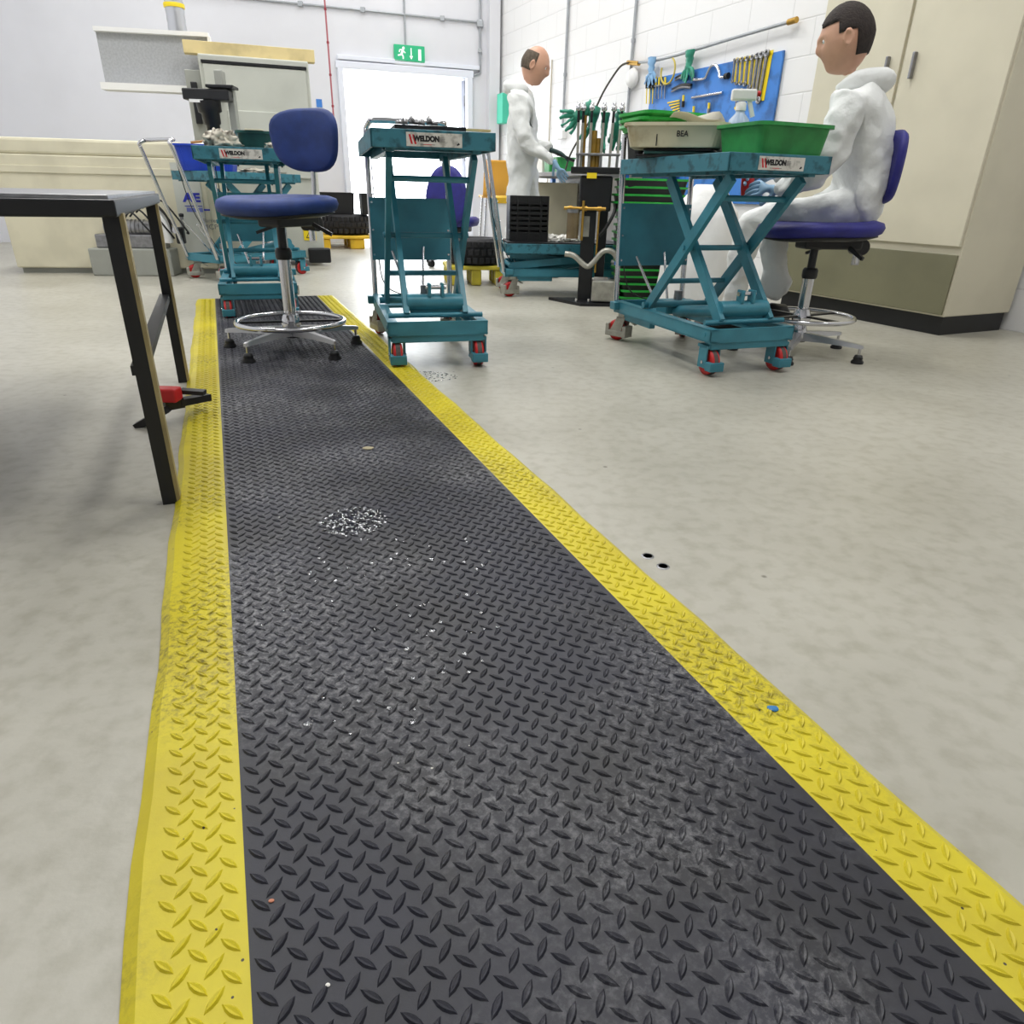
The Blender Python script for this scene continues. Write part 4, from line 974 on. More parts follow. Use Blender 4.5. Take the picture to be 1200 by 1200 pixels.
# pallets and tyres
def pallet(loc, rz, label, m, k_=1.0):
    t = empty('pallet', loc, rz, label, 'pallet')
    b = MB()
    for k in range(5): b.box((0, (-.36+k*.18)*k_, .13), (1.0*k_, .13*k_, .03), m, bev=.008)
    b.build('deck', None, t)
    for x in (-.4, 0, .4):
        for y in (-.34, 0, .34): MB().box((x*k_, y*k_, .058), (.17*k_, .13*k_, .115), m, bev=.012).build('block', None, t)
    return t
p1 = FL(408, 292); PL1 = pallet((p1.x-.02, p1.y+.42, 0), BY, 'amber yellow plastic pallet near the doorway', YELP)
p2 = FL(556, 336); PL2 = pallet((p2.x-.02, p2.y+.24, 0), radians(10), 'olive yellow small plastic pallet behind the middle lift table', YELPD, .46)
def tyre(name, r, w, loc, label, group, seed=0):
    t = empty(name, loc, seed, label, 'tyre', group); b = MB()
    b.lathe([(r*.55, .02), (r*.62, 0), (r*.86, .0), (r*.97, w*.15), (r, w*.5), (r*.97, w*.85), (r*.86, w), (r*.62, w), (r*.55, w-.02), (r*.52, w/2), (r*.55, .02)], RUBBER, 48)
    b.build('carcass', None, t)
    b = MB()
    for k in range(28):
        a = 2*pi*k/28
        for j in range(3):
            M = Rz(a+(.07 if j % 2 else 0)); b.box((r*.995, 0, w*(.2+.3*j)), (.022, r*.16, w*.22), RUBBER, M, .004)
    b.build('tread_blocks', None, t); return t
for k in range(1):
    tyre('tyre', .30, .23, (p1.x-.10, p1.y+.42, .146), 'black knobbly tyre lying flat on the pallet near the doorway', 'tyres on pallets', k)
tyre('tyre', .21, .19, (p2.x-.01, p2.y+.24, .146), 'black knobbly tyre lying flat on pallet behind the middle lift table', 'tyres on pallets', .3)
o = tub('storage_bin', .42, .34, .24, BLACKP, 'black tub standing on the tyre near the doorway', 'bin', taper=.92); setloc(o, (p1.x-.20, p1.y+.40, .378), BY)
o = tub('storage_bin', .14, .3, .24, BLACKP, 'narrow black tub at the right edge of tyre near the doorway', 'bin', taper=.92); setloc(o, (p1.x+.17, p1.y+.40, .378), BY)
# low grey-blue planter outside the door
q = FL(430, 281); boxthing('outside_bin', (1.5, .4, .42), mat('slate_paint', (120, 138, 180), .5), (q.x+1.3, q.y+2.4, -.04), BY, 'blue grey low bin standing outside the doorway', 'bin')
# blue office chair behind table A
t = empty('swivel_chair', FL(532, 311)+Vector((0, 0, 0)), 0, 'deep blue swivel chair with rounded back behind the middle lift table', 'chair')
b = MB(); rings = []
for y_, k in ((-.05, .1), (-.055, .8), (-.045, .95), (-.02, 1.0), (.01, .93), (.02, .6), (.02, .1)):
    P = []
    for i in range(36):
        a = 2*pi*i/36; c, s = cos(a), sin(a); q = 2.5; rr = (abs(c)**q+abs(s)**q)**(-1/q)
        x = rr*c*.195*k*(1-.22*max(0, s)); z = rr*s*.25*k; P.append((x, y_+.12*x*x/.2*-1, .62+z+(.0)))
    rings.append(P)
b.loft(rings, BLUEV, Matrix.Translation((0, -.22, 0))); b.build('backrest', None, t)
b = MB(); b.loft([rrect(.2, .2, .08, .35), rrect(.42, .42, .1, .36), rrect(.46, .46, .12, .39), rrect(.46, .46, .12, .42), rrect(.4, .4, .1, .44)], BLUEV); b.build('seat', None, t)
b = MB(); b.box((0, 0, .33), (.3, .3, .05), BLACKP, bev=.02); b.bar((0, -.1, .33), (0, -.26, .5), .05, .02, BLACKP, (0, 0, 1)); b.build('seat_mechanism', None, t)
b = MB(); b.cyl((0, 0, .08), (0, 0, .32), .025, CHROME); 
for k in range(5):
    a = .3+k*2*pi/5; b.bar((0, 0, .1), (.28*cos(a), .28*sin(a), .075), .03, .04, CHROME, (0, 0, 1))
b.build('star_base', None, t)
for k in range(5):
    a = .3+k*2*pi/5; MB().cyl((.28*cos(a)-.02*sin(a), .28*sin(a)+.02*cos(a), .03), (.28*cos(a)+.02*sin(a), .28*sin(a)-.02*cos(a), .03), .03, BLACKP, 16).build('caster', None, t)
t.rotation_euler = (0, 0, radians(-8))
# orange plastic chair near the wall corner
qc = FL(574, 306); t = empty('stacking_chair', (qc.x+.06, qc.y+.8, 0), radians(100), 'amber plastic stacking chair near the wall corner', 'chair')
b = MB(); K = 9; prof = [(.2, .60), (.18, .62), (0, .60), (-.16, .61), (-.2, .66), (-.22, .80), (-.25, .95), (-.26, .97)]
vs = []; 
for x, z in prof:
    for j in range(K): yy = -.2+.4*j/(K-1); vs.append((x, yy*(1-.1*(z-.6)), z+.25*yy*yy*(1 if z < .66 else 0)))
b.add(vs, [(i*K+j, i*K+j+1, (i+1)*K+j+1, (i+1)*K+j) for i in range(len(prof)-1) for j in range(K-1)], ORANGE, True)
s_ = b.build('seat_shell', None, t); md = s_.modifiers.new('thick', 'SOLIDIFY'); md.thickness = .008
for x, y in ((.17, .16), (.17, -.16), (-.17, .16), (-.17, -.16)): MB().cyl((x, y, .6), (x*1.25, y*1.2, 0), .011, CHROME).build('leg', None, t)
# white waste bin with yellow lid
q = FL(592, 312); t = empty('waste_bin', (q.x+.02, q.y+.5, 0), radians(10), 'white waste bin with a yellow lid behind the lowered lift table', 'waste bin')
MB().loft([rrect(.26, .26, .04, 0), rrect(.32, .32, .04, .56)], WHITEP, smooth=False).build('bin_body', None, t); x_ = MB().loft([rrect(.34, .34, .04, .56), rrect(.34, .34, .04, .61), rrect(.3, .3, .04, .63)], YELP, smooth=False).build('lid', None, t); x_['label'] = 'yellow lid'

# ============================================================ LEFT: grey machine, cream machine
pm = FL(382, 311); mz = BY
gm = empty('control_machine', (pm.x, pm.y, 0), mz, 'large light grey machine cabinet with a rear cover plate and black cable', 'machine')
hgt = 1.62; wdt = .86
b = MB(); b.box((-wdt/2, .35, .06+(hgt-.06)/2), (wdt, .7, hgt-.06), GREYM, bev=.01); b.build('machine_body', None, gm)
b = MB(); b.box((-wdt/2, -.012, hgt-.48), (wdt-.06, .024, .82), GREYM, bev=.006); b.box((-wdt/2, -.015, hgt-.055), (wdt-.04, .03, .02), BLACKM); b.build('back_panel', None, gm)
b = MB(); b.box((-wdt/2-.05, -.03, hgt-.62), (.42, .03, .46), GREYM, bev=.006); [b.cyl((x, -.05, z), (x, -.04, z), .009, BLACKM, 10) for x in (-.66, -.3) for z in (hgt-.45, hgt-.8)]; b.build('cover_plate', None, gm)
b = MB(); b.box((-.42, -.06, hgt-.63), (.1, .05, .13), WHITEP, bev=.01); b.box((-.42, -.065, hgt-.71), (.13, .06, .03), WHITEP, bev=.008); b.build('socket', None, gm)
b = MB(); b.tube([(-.42, -.06, hgt-.72), (-.42, -.065, hgt-.8), (-.40, -.06, hgt-.95)], .007, BLACKP, 8); b.tube([(-.70, -.03, hgt-.3), (-.74, -.07, hgt-.33), (-.81, -.09, hgt-.48), (-.83, -.08, hgt-.66), (-.80, -.06, hgt-.85), (-.76, -.05, hgt-1.0)], .012, BLACKP, 10); b.build('cable', None, gm)
b = MB(); b.cyl((-.70, -.035, hgt-.3), (-.70, -.022, hgt-.3), .03, BLACKM, 16); b.cyl((-.71, -.035, hgt-.14), (-.71, -.022, hgt-.14), .024, CREAMM, 16); b.build('grommet', None, gm)
b = MB(); b.box((-wdt-.06, .3, hgt-.42), (.12, .5, .62), GREYM2, bev=.008); b.box((-wdt-.06, .02, hgt-.35), (.05, .04, .3), BLACKM, bev=.006); b.build('side_box', None, gm)
b = MB(); b.box((-.05, -.02, .09), (.2, .06, .13), BLACKM, bev=.02); b.build('foot', None, gm)
b = MB(); b.box((-.12, -.006, .27), (.11, .008, .1), YELT); x_ = b.build('warning_sticker', None, gm); x_['label'] = 'yellow warning sticker'
MB().add([(-.12, -.0115, .305), (-.155, -.0115, .24), (-.085, -.0115, .24)], [(0, 1, 2)], INKB).build('warning_triangle', None, x_)
MB().add([(-.12, -.0125, .293), (-.145, -.0125, .246), (-.095, -.0125, .246)], [(0, 1, 2)], YELT).build('warning_triangle', None, x_)
pk = MB().box((0, 0, .045), (1.02, .1, .09), WOOD, bev=.003).build('wooden_plank'); setloc(pk, Vector((pm.x, pm.y, hgt+.001))+wbd*(-wdt/2-.02)+n*.08, mz); tag(pk, 'raw pine plank lying on top of the grey machine', 'plank')
pk.location.z = hgt+.0
# black spindle arm
sa = empty('spindle_arm', AT(252, 112, 6.0), radians(5), 'black tapering spindle arm hanging from the left machine', 'spindle')
b = MB(); M = T(0, 0, 0)
b.box((-.05, 0, 0), (.34, .14, .075), BLACKM, bev=.01); b.box((.06, .0, .055), (.2, .16, .02), BLACKM, bev=.006); b.build('arm_beam', None, sa)
x_ = MB().box((-.12, -.075, .0-.045), (.1, .012, .02), WHITEP).build('name_strip', None, sa); x_['label'] = 'white strip'
b = MB(); b.lathe([(.035, -.34), (.045, -.33), (.05, -.2), (.062, -.19), (.066, -.12), (.085, -.11), (.09, -.04)], BLACKM, 24, T(-.06, 0, 0) @ Matrix.Rotation(radians(-4), 4, 'Y')); b.build('spindle_nose', None, sa)
b = MB(); b.box((.04, .05, .11), (.06, .1, .12), GREYM2, bev=.01); zb_ = .95-sa.location.z; b.box((.10, .08, (zb_+.05)/2), (.05, .08, .05-zb_), GREYM2, bev=.005); b.build('mounting_column', None, sa)
# cream machine with AE lettering
pa_ = FL(265, 325); cmz = radians(10)
cm = empty('cream_machine', (pa_.x-.14, pa_.y+.22, 0), cmz, 'cream painted machine with blue letters on its side at the far left', 'machine')
MB().box((-.75, .32, .44), (1.5, .64, .80), CREAMM, bev=.01).build('machine_body', None, cm)
MB().box((-.79, .31, .895), (1.3, .6, .11), CREAMM, bev=.02).build('upper_housing', None, cm)
MB().box((-.75, .34, .03), (1.46, .6, .06), GREYM2).build('plinth', None, cm)
MB().box((-.86, -.004, .74), (1.28, .014, .05), CREAMM, bev=.003).build('trim_strip', None, cm)
x_ = MB().box((-.14, -.006, .46), (.2, .01, .7), GREYM).build('side_panel', None, cm)
pL = lambda px, py: (cm.matrix_world.inverted() @ (AT(px, py, cm.location.y-.05)))
bpy.context.view_layer.update()
def oncm(px, py):
    r = ray(px, py); nn = Matrix.Rotation(cmz, 3, 'Z') @ Vector((0, 1, 0)); P0_ = Vector(cm.location)-nn*.0
    t_ = (P0_-Vector((0, 0, H))).dot(nn)/r.dot(nn); w = Vector((0, 0, H))+r*t_
    return cm.matrix_world.inverted() @ w
q = oncm(225, 232); x_ = text_mesh('AE', .085, INKBL, cm, 'lettering', T(q.x, -.013, q.z) @ FACE, .0008, .004, 1.25); x_['label'] = 'blue AE letters'
b = MB(); b.box((q.x+.005, -.012, q.z-.058), (.13, .002, .006), INKBL); b.box((q.x+.01, -.012, q.z-.085), (.12, .002, .03), mat('pale_blue_ink', (110, 120, 190), .5)); b.build('logo_stripe', None, cm)
q = oncm(243, 246); MB().box((q.x, -.014, q.z), (.045, .002, .012), INKBL).build('logo_stripe', None, cm)
q = oncm(247, 258.5); text_mesh('Barnes', .04, INKG, cm, 'lettering', T(q.x, -.013, q.z) @ FACE, .0006, 0, 1.0)
q = oncm(247, 266); text_mesh('MCP', .05, INKG, cm, 'lettering', T(q.x, -.013, q.z) @ FACE, .0006, 0, 1.2)
# motor assembly with hoses in front of it
q = FL(222, 318); mo = empty('pump_motor', (q.x-.06, q.y-.34, 0), radians(8), 'grey pump motor with white hose and pipes beside the sideways lift table', 'pump motor')
b = MB(); b.box((-.2, .1, .1), (.6, .3, .2), GREYM2, bev=.01); b.build('pedestal', None, mo)
b = MB(); b.box((-.2, .1, .25), (.5, .2, .1), STEEL, bev=.01); b.cyl((-.38, .08, .34), (.05, .08, .34), .06, STEEL, 20); [b.cyl((x, .08, .34), (x+.008, .08, .34), .068, STEEL, 20) for x in [-.34+.03*i for i in range(9)]]; b.build('motor_housing', None, mo)
MB().tube([(-.12, -.03, .5), (-.03, -.05, .54), (.05, -.05, .47), (.1, -.05, .35), (.1, -.04, .25)], .034, WHITEP, 14).build('white_hose', None, mo)
b = MB()
for k in range(5): b.tube([(-.2+.05*k, -.03, .40+.03*k), (-.12+.06*k, -.08, .46+.02*k), (-.02+.07*k, -.08, .34), (.05+.05*k, -.05, .24+.02*k)], .007, BLACKP, 8)
b.tube([(-.16, -.02, .52), (-.08, -.06, .58), (.08, -.06, .5), (.14, -.05, .36), (.08, -.04, .25)], .008, BLACKP, 8); b.build('hose', None, mo)
b = MB(); b.box((.19, -.02, .3), (.06, .06, .12), BLACKM, bev=.01); b.cyl((.22, -.02, .36), (.22, -.02, .44), .012, STEEL); b.lathe([(0, .43), (.018, .435), (.018, .455), (0, .46)], BLACKP, 14, T(.22, -.02, 0)); b.cyl((.16, -.05, .34), (.16, -.02, .34), .025, CHROME, 16); b.build('valve', None, mo)
# white hood and duct on the far left
hd = empty('wall_hood', AT(202, 74, 6.7), radians(10), 'white framed hood with grey mesh face at upper left', 'hood')
hw_ = .5
pa, pb_, pc_, pd_ = [Vector(AT(x, y, 6.7))-Vector(hd.location) for x, y in ((202, 41), (243, 43), (250, 106), (202, 103))]
b = MB(); z1h = pa.z; z0h = pd_.z
b.prism([(-.55, z0h), (pc_.x, z0h), (pb_.x, z1h), (-.55, z1h)], 0, .012, mat('grey_mesh', (176, 178, 180), .6, 0, .15, 60), Matrix(((1, 0, 0, 0), (0, 0, 1, 0), (0, 1, 0, 0), (0, 0, 0, 1)))); b.build('mesh_panel', None, hd)
b = MB(); b.bar((-.55, -.02, z1h+.01), (pb_.x, -.02, z1h+.01), .03, .06, WHITEP, (0, 1, 0)); b.bar((-.55, -.06, z0h-.02), (pc_.x+.02, -.06, z0h-.02), .05, .15, WHITEP, (0, 1, 0)); b.bar((pb_.x, -.02, z1h), (pc_.x, -.02, z0h), .02, .05, WHITEP, (0, 1, 0)); b.box((-.2, .25, (z0h+z1h)/2), (.7, .4, z1h-z0h-.05), WHITEP); b.build('hood_frame', None, hd)
for k in (0,):
    p = AT(206, 20, 6.9); du = MB(); rr = .075; z_ = z1h+hd.location.z+.03; prof = []
    zz = z_
    prof = [(rr*.9, 0)]
    nn_ = int((CEIL-z_-.03)/.03)
    for i in range(nn_+1): prof.append((rr*(1 if i % 2 else .94), .02+i*.03))
    du.lathe(prof, mat('aluminium_foil_duct', (200, 202, 206), .28, .9), 28); o = du.build('flexible_duct'); o.location = (p.x, p.y, z_); tag(o, 'silver flexible extraction duct rising above the white hood', 'duct')
    rg = MB().lathe([(rr*1.08, .19), (rr*1.1, .2), (rr*1.1, .215), (rr*1.08, .22)], YELT, 28).build('duct_clip', None, o); rg['label'] = 'yellow clip ring'
# yellow bottle
q = AT(247, 217, 5.75); o = MB().lathe([(.03, 0), (.032, .01), (.032, .09), (.012, .12), (.012, .14)], YELT, 16).build('yellow_bottle'); o.location = (q.x, q.y+.3, .845-.0); tag(o, 'yellow bottle on the cream machine behind the lift tables', 'bottle')

# ============================================================ LEFT foreground trestle with clamp lever
q1 = FL(219, 447); q2 = FL(207, 587)
t = empty('steel_trestle', (0, 0, 0), 0, 'dark steel trestle with tan edges standing left of the mat', 'trestle')
TANE = mat('tan_edge_paint', (176, 160, 112), .5, 0, .3, 12)
topz = .60
for q in (q1, q2):
    b = MB(); c = q-U*.012; c.z = 0
    b.bar(c+Vector((0, 0, .0)), c-U*.0+Vector((0, 0, topz)), .03, .03, BLACKM, V); b.bar(c+U*.018+Vector((0, 0, .0)), c+U*.018+Vector((0, 0, topz)), .008, .032, TANE, V); b.build('leg', None, t)
    b = MB(); c2 = c-U*.62
    b.bar(c2, c2+U*.0+Vector((0, 0, topz)), .03, .03, BLACKM, V); b.build('leg', None, t)
ce = (q1+q2)/2-U*.32; 
b = MB(); M = T(ce.x, ce.y, topz+.01) @ Rz(A); b.box((0, 0, 0), (.66, (q1-q2).length+.16, .03), BLACKM, M, .004); b.box((0, 0, .018), (.64, (q1-q2).length+.14, .008), STEEL, M, .002); b.build('shelf_top', None, t)
b = MB(); c1 = q1-U*.02; c2 = q2-U*.02; c1.z = c2.z = .3; b.bar(c1, c2, .03, .02, BLACKM, up); b.build('side_rail', None, t)
t2 = empty('foot_clamp', (0, 0, 0), 0, 'black jaw clamp with red body reaching over left yellow border', 'clamp')
c = FL(205, 462, .1); c.z = 0
def cl(px, py, z): p = FL(px, py, z); return p
b = MB(); b.bar(cl(212, 458, .09), cl(240, 460, .085), .03, .012, BLACKP, up); b.bar(cl(208, 472, .06), cl(243, 465, .05), .034, .02, BLACKP, up); b.bar(cl(190, 474, .06), cl(212, 470, .06), .05, .03, BLACKP, up); b.build('jaw', None, t2)
x_ = MB().box((0, 0, 0), (.07, .05, .04), RED, Matrix.Translation(cl(196, 462, .09)) @ Rz(0), .006).build('clamp_body', None, t2); x_['label'] = 'red body'
MB().bar(cl(198, 478, .055), cl(160, 500, .0), .03, .02, BLACKP, up).build('support_foot', None, t2)

# ============================================================ PEOPLE
def skin_mesh(nodes, edges, root=0, sub=2):
    """nodes: list (Vector, (rx, ry)); returns an evaluated mesh"""
    me = bpy.data.meshes.new('s'); me.from_pydata([tuple(n_[0]) for n_ in nodes], edges, [])
    o = bpy.data.objects.new('s', me); C.objects.link(o)
    md = o.modifiers.new('Skin', 'SKIN'); md.use_smooth_shade = True
    if not me.skin_vertices: pass
    for i, n_ in enumerate(nodes):
        r = n_[1] if isinstance(n_[1], (tuple, list)) else (n_[1], n_[1])
        me.skin_vertices[0].data[i].radius = r
    me.skin_vertices[0].data[root].use_root = True
    s = o.modifiers.new('Sub', 'SUBSURF'); s.levels = sub; s.render_levels = sub
    bpy.context.view_layer.update()
    out = bpy.data.meshes.new_from_object(o.evaluated_get(bpy.context.evaluated_depsgraph_get()))
    bpy.data.objects.remove(o)
    return out
def head_geo(M, b, m):
    """face along +x, z up, origin at head centre"""
    nu, nv = 56, 40; vs = []
    for j in range(nv+1):
        th = pi*j/nv
        for i in range(nu):
            ph = 2*pi*i/nu; d = Vector((sin(th)*cos(ph), sin(th)*sin(ph), cos(th)))
            x, y, z = d.x*.098, d.y*.077, d.z*.118
            if d.z < 0: y *= 1-.16*(-d.z); x *= 1-.02*(-d.z) if d.x > 0 else 1-.2*(-d.z)
            if d.x > 0:
                g_ = lambda cy, cz, sy, sz: exp(-((d.y-cy)/sy)**2-((d.z-cz)/sz)**2)
                x += .019*g_(0, -.13, .13, .16)+.007*g_(0, .08, .1, .16)
                x += .007*g_(0, .22, .6, .10)
                x -= .012*(g_(.38, .08, .18, .12)+g_(-.38, .08, .18, .12))
                x += .003*g_(0, -.48, .25, .06)+.002*g_(0, -.58, .25, .05)-.003*g_(0, -.53, .3, .03)
                x += .016*g_(0, -.82, .45, .2)
            vs.append((x, y, z))
    b.add(vs, [(j*nu+i, (j+1)*nu+i, (j+1)*nu+(i+1) % nu, j*nu+(i+1) % nu) for j in range(nv) for i in range(nu)], m, True, M)
    for s in (-1, 1):
        P = M @ T(-.008, s*.078, -.008) @ Matrix.Rotation(s*-.3, 4, 'Z')
        b.lathe([(.0, -.010), (.7*.03, -.009), (.031, .004), (.026, .014), (.014, .006), (0, .006)], m, 18, P @ Matrix.Diagonal((.62, 1, 1, 1)) @ Matrix.Rotation(pi/2*s*-1, 4, 'X') @ Matrix.Identity(4))
def cat_mesh(b, me, m):
    o = len(b.v); k = b.mi(m)
    for v in me.vertices: b.v.append(v.co.copy())
    for p in me.polygons: b.f.append([i+o for i in p.vertices]); b.m.append(k); b.sm.append(True)
def hand_mesh(wrist, dirv, palmn, m, parent, label, curl=.6, s=1.0, thumb=1):
    """hand with palm and five curled fingers, built as one skinned mesh"""
    d = Vector(dirv).normalized(); nrm = Vector(palmn); nrm = (nrm-d*nrm.dot(d)).normalized(); sd = d.cross(nrm)*thumb
    nodes = [(wrist-d*.02*s, (.026*s, .022*s)), (wrist+d*.03*s, (.032*s, .018*s)), (wrist+d*.075*s, (.034*s, .016*s))]; edges = [(0, 1), (1, 2)]
    for k in range(4):
        off = (-.030+.020*k)*s; L = (.062, .075, .082, .072)[k]*s
        base = len(nodes); p = wrist+d*.085*s+sd*off
        dd = d.copy(); nodes.append((p, .0105*s)); edges.append((2, base)); 
        for q in range(3):
            ang = curl*(q+1)*.55; dd = d*cos(ang)+nrm*sin(ang); p = p+dd*L/2.6; nodes.append((p.copy(), (.0095-.001*q)*s)); edges.append((base+q, base+q+1))
    base = len(nodes); p = wrist+d*.03*s+sd*.03*s
    nodes.append((p.copy(), .012*s)); edges.append((1, base))
    for q in range(2): p = p+(d*.7+sd*.55+nrm*(.3+.3*q)).normalized()*.034*s; nodes.append((p.copy(), .0105*s)); edges.append((base+q, base+q+1))
    me = skin_mesh(nodes, edges, 0, 2); b = MB(); cat_mesh(b, me, m); o = b.build('glove', None, parent); o['label'] = label; return o
def wrinkle(b, amp=.008, fr=9, seed=0):
    for v in b.v:
        k = noise.fractal(Vector((v.x*fr, v.y*fr, v.z*fr*.6))+Vector((seed, 0, 0)), 1.0, 2.0, 3)
        v += Vector((noise.noise(v*fr+Vector((5, seed, 0))), noise.noise(v*fr+Vector((9, 1, seed))), .3*k))*amp
def person(name, label, J, head_M, hair_m, bald, R, hands, seed, shoe=True):
    """J: joint dictionary (world), R: coverall radii factor"""
    root = J['pelvis']; t = empty(name, (root.x, root.y, 0), 0, label, 'person')
    inv = Matrix.Translation((-root.x, -root.y, 0))
    names = ['pelvis', 'belly', 'chest', 'neck0', 'neck1', 'shL', 'elL', 'wrL', 'shR', 'elR', 'wrR', 'hiL', 'knL', 'anL', 'toL', 'hiR', 'knR', 'anR', 'toR']
    br = dict(pelvis=(.13, .10), belly=(.125, .095), chest=(.15, .105), neck0=(.07, .065), neck1=(.062, .062), sh=(.058, .058), el=(.040, .04), wr=(.026, .022), hi=(.085, .085), kn=(.055, .055), an=(.04, .04), to=(.035, .03))
    idx = {k: i for i, k in enumerate(names)}
    E_ = [('pelvis', 'belly'), ('belly', 'chest'), ('chest', 'neck0'), ('neck0', 'neck1'), ('chest', 'shL'), ('shL', 'elL'), ('elL', 'wrL'), ('chest', 'shR'), ('shR', 'elR'), ('elR', 'wrR'),
          ('pelvis', 'hiL'), ('hiL', 'knL'), ('knL', 'anL'), ('anL', 'toL'), ('pelvis', 'hiR'), ('hiR', 'knR'), ('knR', 'anR'), ('anR', 'toR')]
    def rad(k, f): q = br[k] if k in br else br[k[:2]]; return (q[0]*f, q[1]*f)
    me = skin_mesh([(inv @ J[k], rad(k, .88)) for k in names], [(idx[a], idx[b_]) for a, b_ in E_], 0, 2)
    b = MB(); cat_mesh(b, me, SKIN); head_geo(inv @ head_M, b, SKIN)
    o = b.build('tmp_body', None); rm = o.modifiers.new('Remesh', 'REMESH'); rm.mode = 'VOXEL'; rm.voxel_size = .0055; rm.use_smooth_shade = True
    sm_ = o.modifiers.new('Smooth', 'SMOOTH'); sm_.iterations = 1; sm_.factor = .4
    bpy.context.view_layer.update(); bme = bpy.data.meshes.new_from_object(o.evaluated_get(bpy.context.evaluated_depsgraph_get())); bpy.data.objects.remove(o)
    bm_ = bmesh.new(); bm_.from_mesh(bme); bm_.verts.ensure_lookup_table(); seen = set(); best = set()
    for v0 in bm_.verts:
        if v0.index in seen: continue
        st = [v0]; comp = {v0.index}; seen.add(v0.index)
        while st:
            v = st.pop()
            for e_ in v.link_edges:
                w_ = e_.other_vert(v)
                if w_.index not in seen: seen.add(w_.index); comp.add(w_.index); st.append(w_)
        if len(comp) > len(best): best = comp
    bmesh.ops.delete(bm_, geom=[v for v in bm_.verts if v.index not in best], context='VERTS'); bm_.to_mesh(bme); bm_.free()
    bme.materials.clear(); bme.materials.append(SKIN); o = bpy.data.objects.new('body', bme); C.objects.link(o); o.parent = t
    # coverall
    nm2 = [k for k in names if k not in ('neck1', 'toL', 'toR')]; id2 = {k: i for i, k in enumerate(nm2)}
    pts = []
    for k in nm2:
        p = J[k].copy(); f = R
        if k[:2] == 'wr': f = R*1.25
        if k[:2] == 'an': f = R*1.25
        if k[:2] == 'el': f = R*1.1
        if k == 'neck0': f = 1.25
        pts.append((inv @ p, rad(k, f)))
    me = skin_mesh(pts, [(id2[a], id2[b_]) for a, b_ in E_ if a in id2 and b_ in id2], 0, 3)
    b = MB(); cat_mesh(b, me, WHITEC); wrinkle(b, .03, 7, seed); wrinkle(b, .013, 22, seed+3); o = b.build('coverall', None, t); o['label'] = 'loose white coverall'
    # collar
    # hood bunched behind the neck
    hp_ = inv @ (J['neck0']); bk = (head_M.to_3x3() @ Vector((-1, 0, 0))); bk.z = 0; bk.normalize()
    b = MB(); sd_ = Vector((-bk.y, bk.x, 0)); b.tube([hp_-bk*.05+sd_*.07+up*-.01, hp_+sd_*.10+up*.01, hp_+bk*.09+sd_*.05+up*.02, hp_+bk*.1-sd_*.04+up*.02, hp_-sd_*.10+up*.01, hp_-bk*.05-sd_*.07-up*.01], [.02, .035, .045, .045, .035, .02], WHITEC, 14)
    wrinkle(b, .012, 20, seed); b.build('hood', None, t)
    # hair cap
    b = MB(); nu, nv = 48, 26; vs = []; keep = []
    Mh = inv @ head_M
    for j in range(nv+1):
        th = pi*j/nv
        for i in range(nu):
            ph = 2*pi*i/nu; d = Vector((sin(th)*cos(ph), sin(th)*sin(ph), cos(th)))
            r_ = 1.055+.012*noise.noise(d*9); x, y, z = d.x*.098*r_, d.y*.077*r_, d.z*.118*r_
            if d.z < 0: y *= 1-.16*(-d.z); x *= 1-.2*(-d.z)
            vs.append((x, y, z)); 
            if bald: ok = (d.x < .15 and d.z < .62 and d.z > -.45 and not (d.x > -.05 and d.z < -.02))
            else: ok = (d.z > .40 and d.x < .82) or (d.x < .22 and d.z > -.62 and not (d.x > -.28 and d.z < .10)) or (d.x < .35 and d.z > .1)
            keep.append(ok)
    fs = [f_ for f_ in [(j*nu+i, (j+1)*nu+i, (j+1)*nu+(i+1) % nu, j*nu+(i+1) % nu) for j in range(nv) for i in range(nu)] if all(keep[q] for q in f_)]
    b.add(vs, fs, hair_m, True, Mh); h = b.build('hair', None, t); s = h.modifiers.new('thick', 'SOLIDIFY'); s.thickness = .008; s.offset = -1
    # eyes
    for s in (-1, 1):
        b = MB(); b.lathe([(0, -.009), (.0065, -.0065), (.009, 0), (.0065, .0065), (0, .009)], WHITEP, 14, Mh @ T(.0775, s*.030, .010)); b.lathe([(0, -.005), (.0045, 0), (0, .005)], INKB, 10, Mh @ T(.0835, s*.031, .010)); b.build('eye', None, t)
    # shoes
    for s in 'LR':
        a_ = inv @ J['an'+s]; q = inv @ J['to'+s]; d = (q-a_); d.z = 0; d.normalize(); w = Vector((-d.y, d.x, 0)); base = a_.copy(); base.z = min(a_.z, q.z)-.045
        rings = []
        for f_, hw__, hh in ((-.07, .030, .07), (-.05, .04, .095), (.02, .042, .10), (.09, .045, .065), (.15, .046, .05), (.19, .035, .04), (.205, .012, .025)):
            P = []
            for i in range(14):
                an = 2*pi*i/14; P.append(base+d*f_+w*(hw__*cos(an))+up*(max(0, hh/2+hh/2*sin(an))))
            rings.append(P)
        b = MB(); b.loft(rings, BLACKM); b.build('shoe', None, t)
    for (w_, dv, pn, m_, lb, cu, th_) in hands:
        hand_mesh(inv @ w_, dv, pn, m_, t, lb, cu, 1.0, th_)
    return t
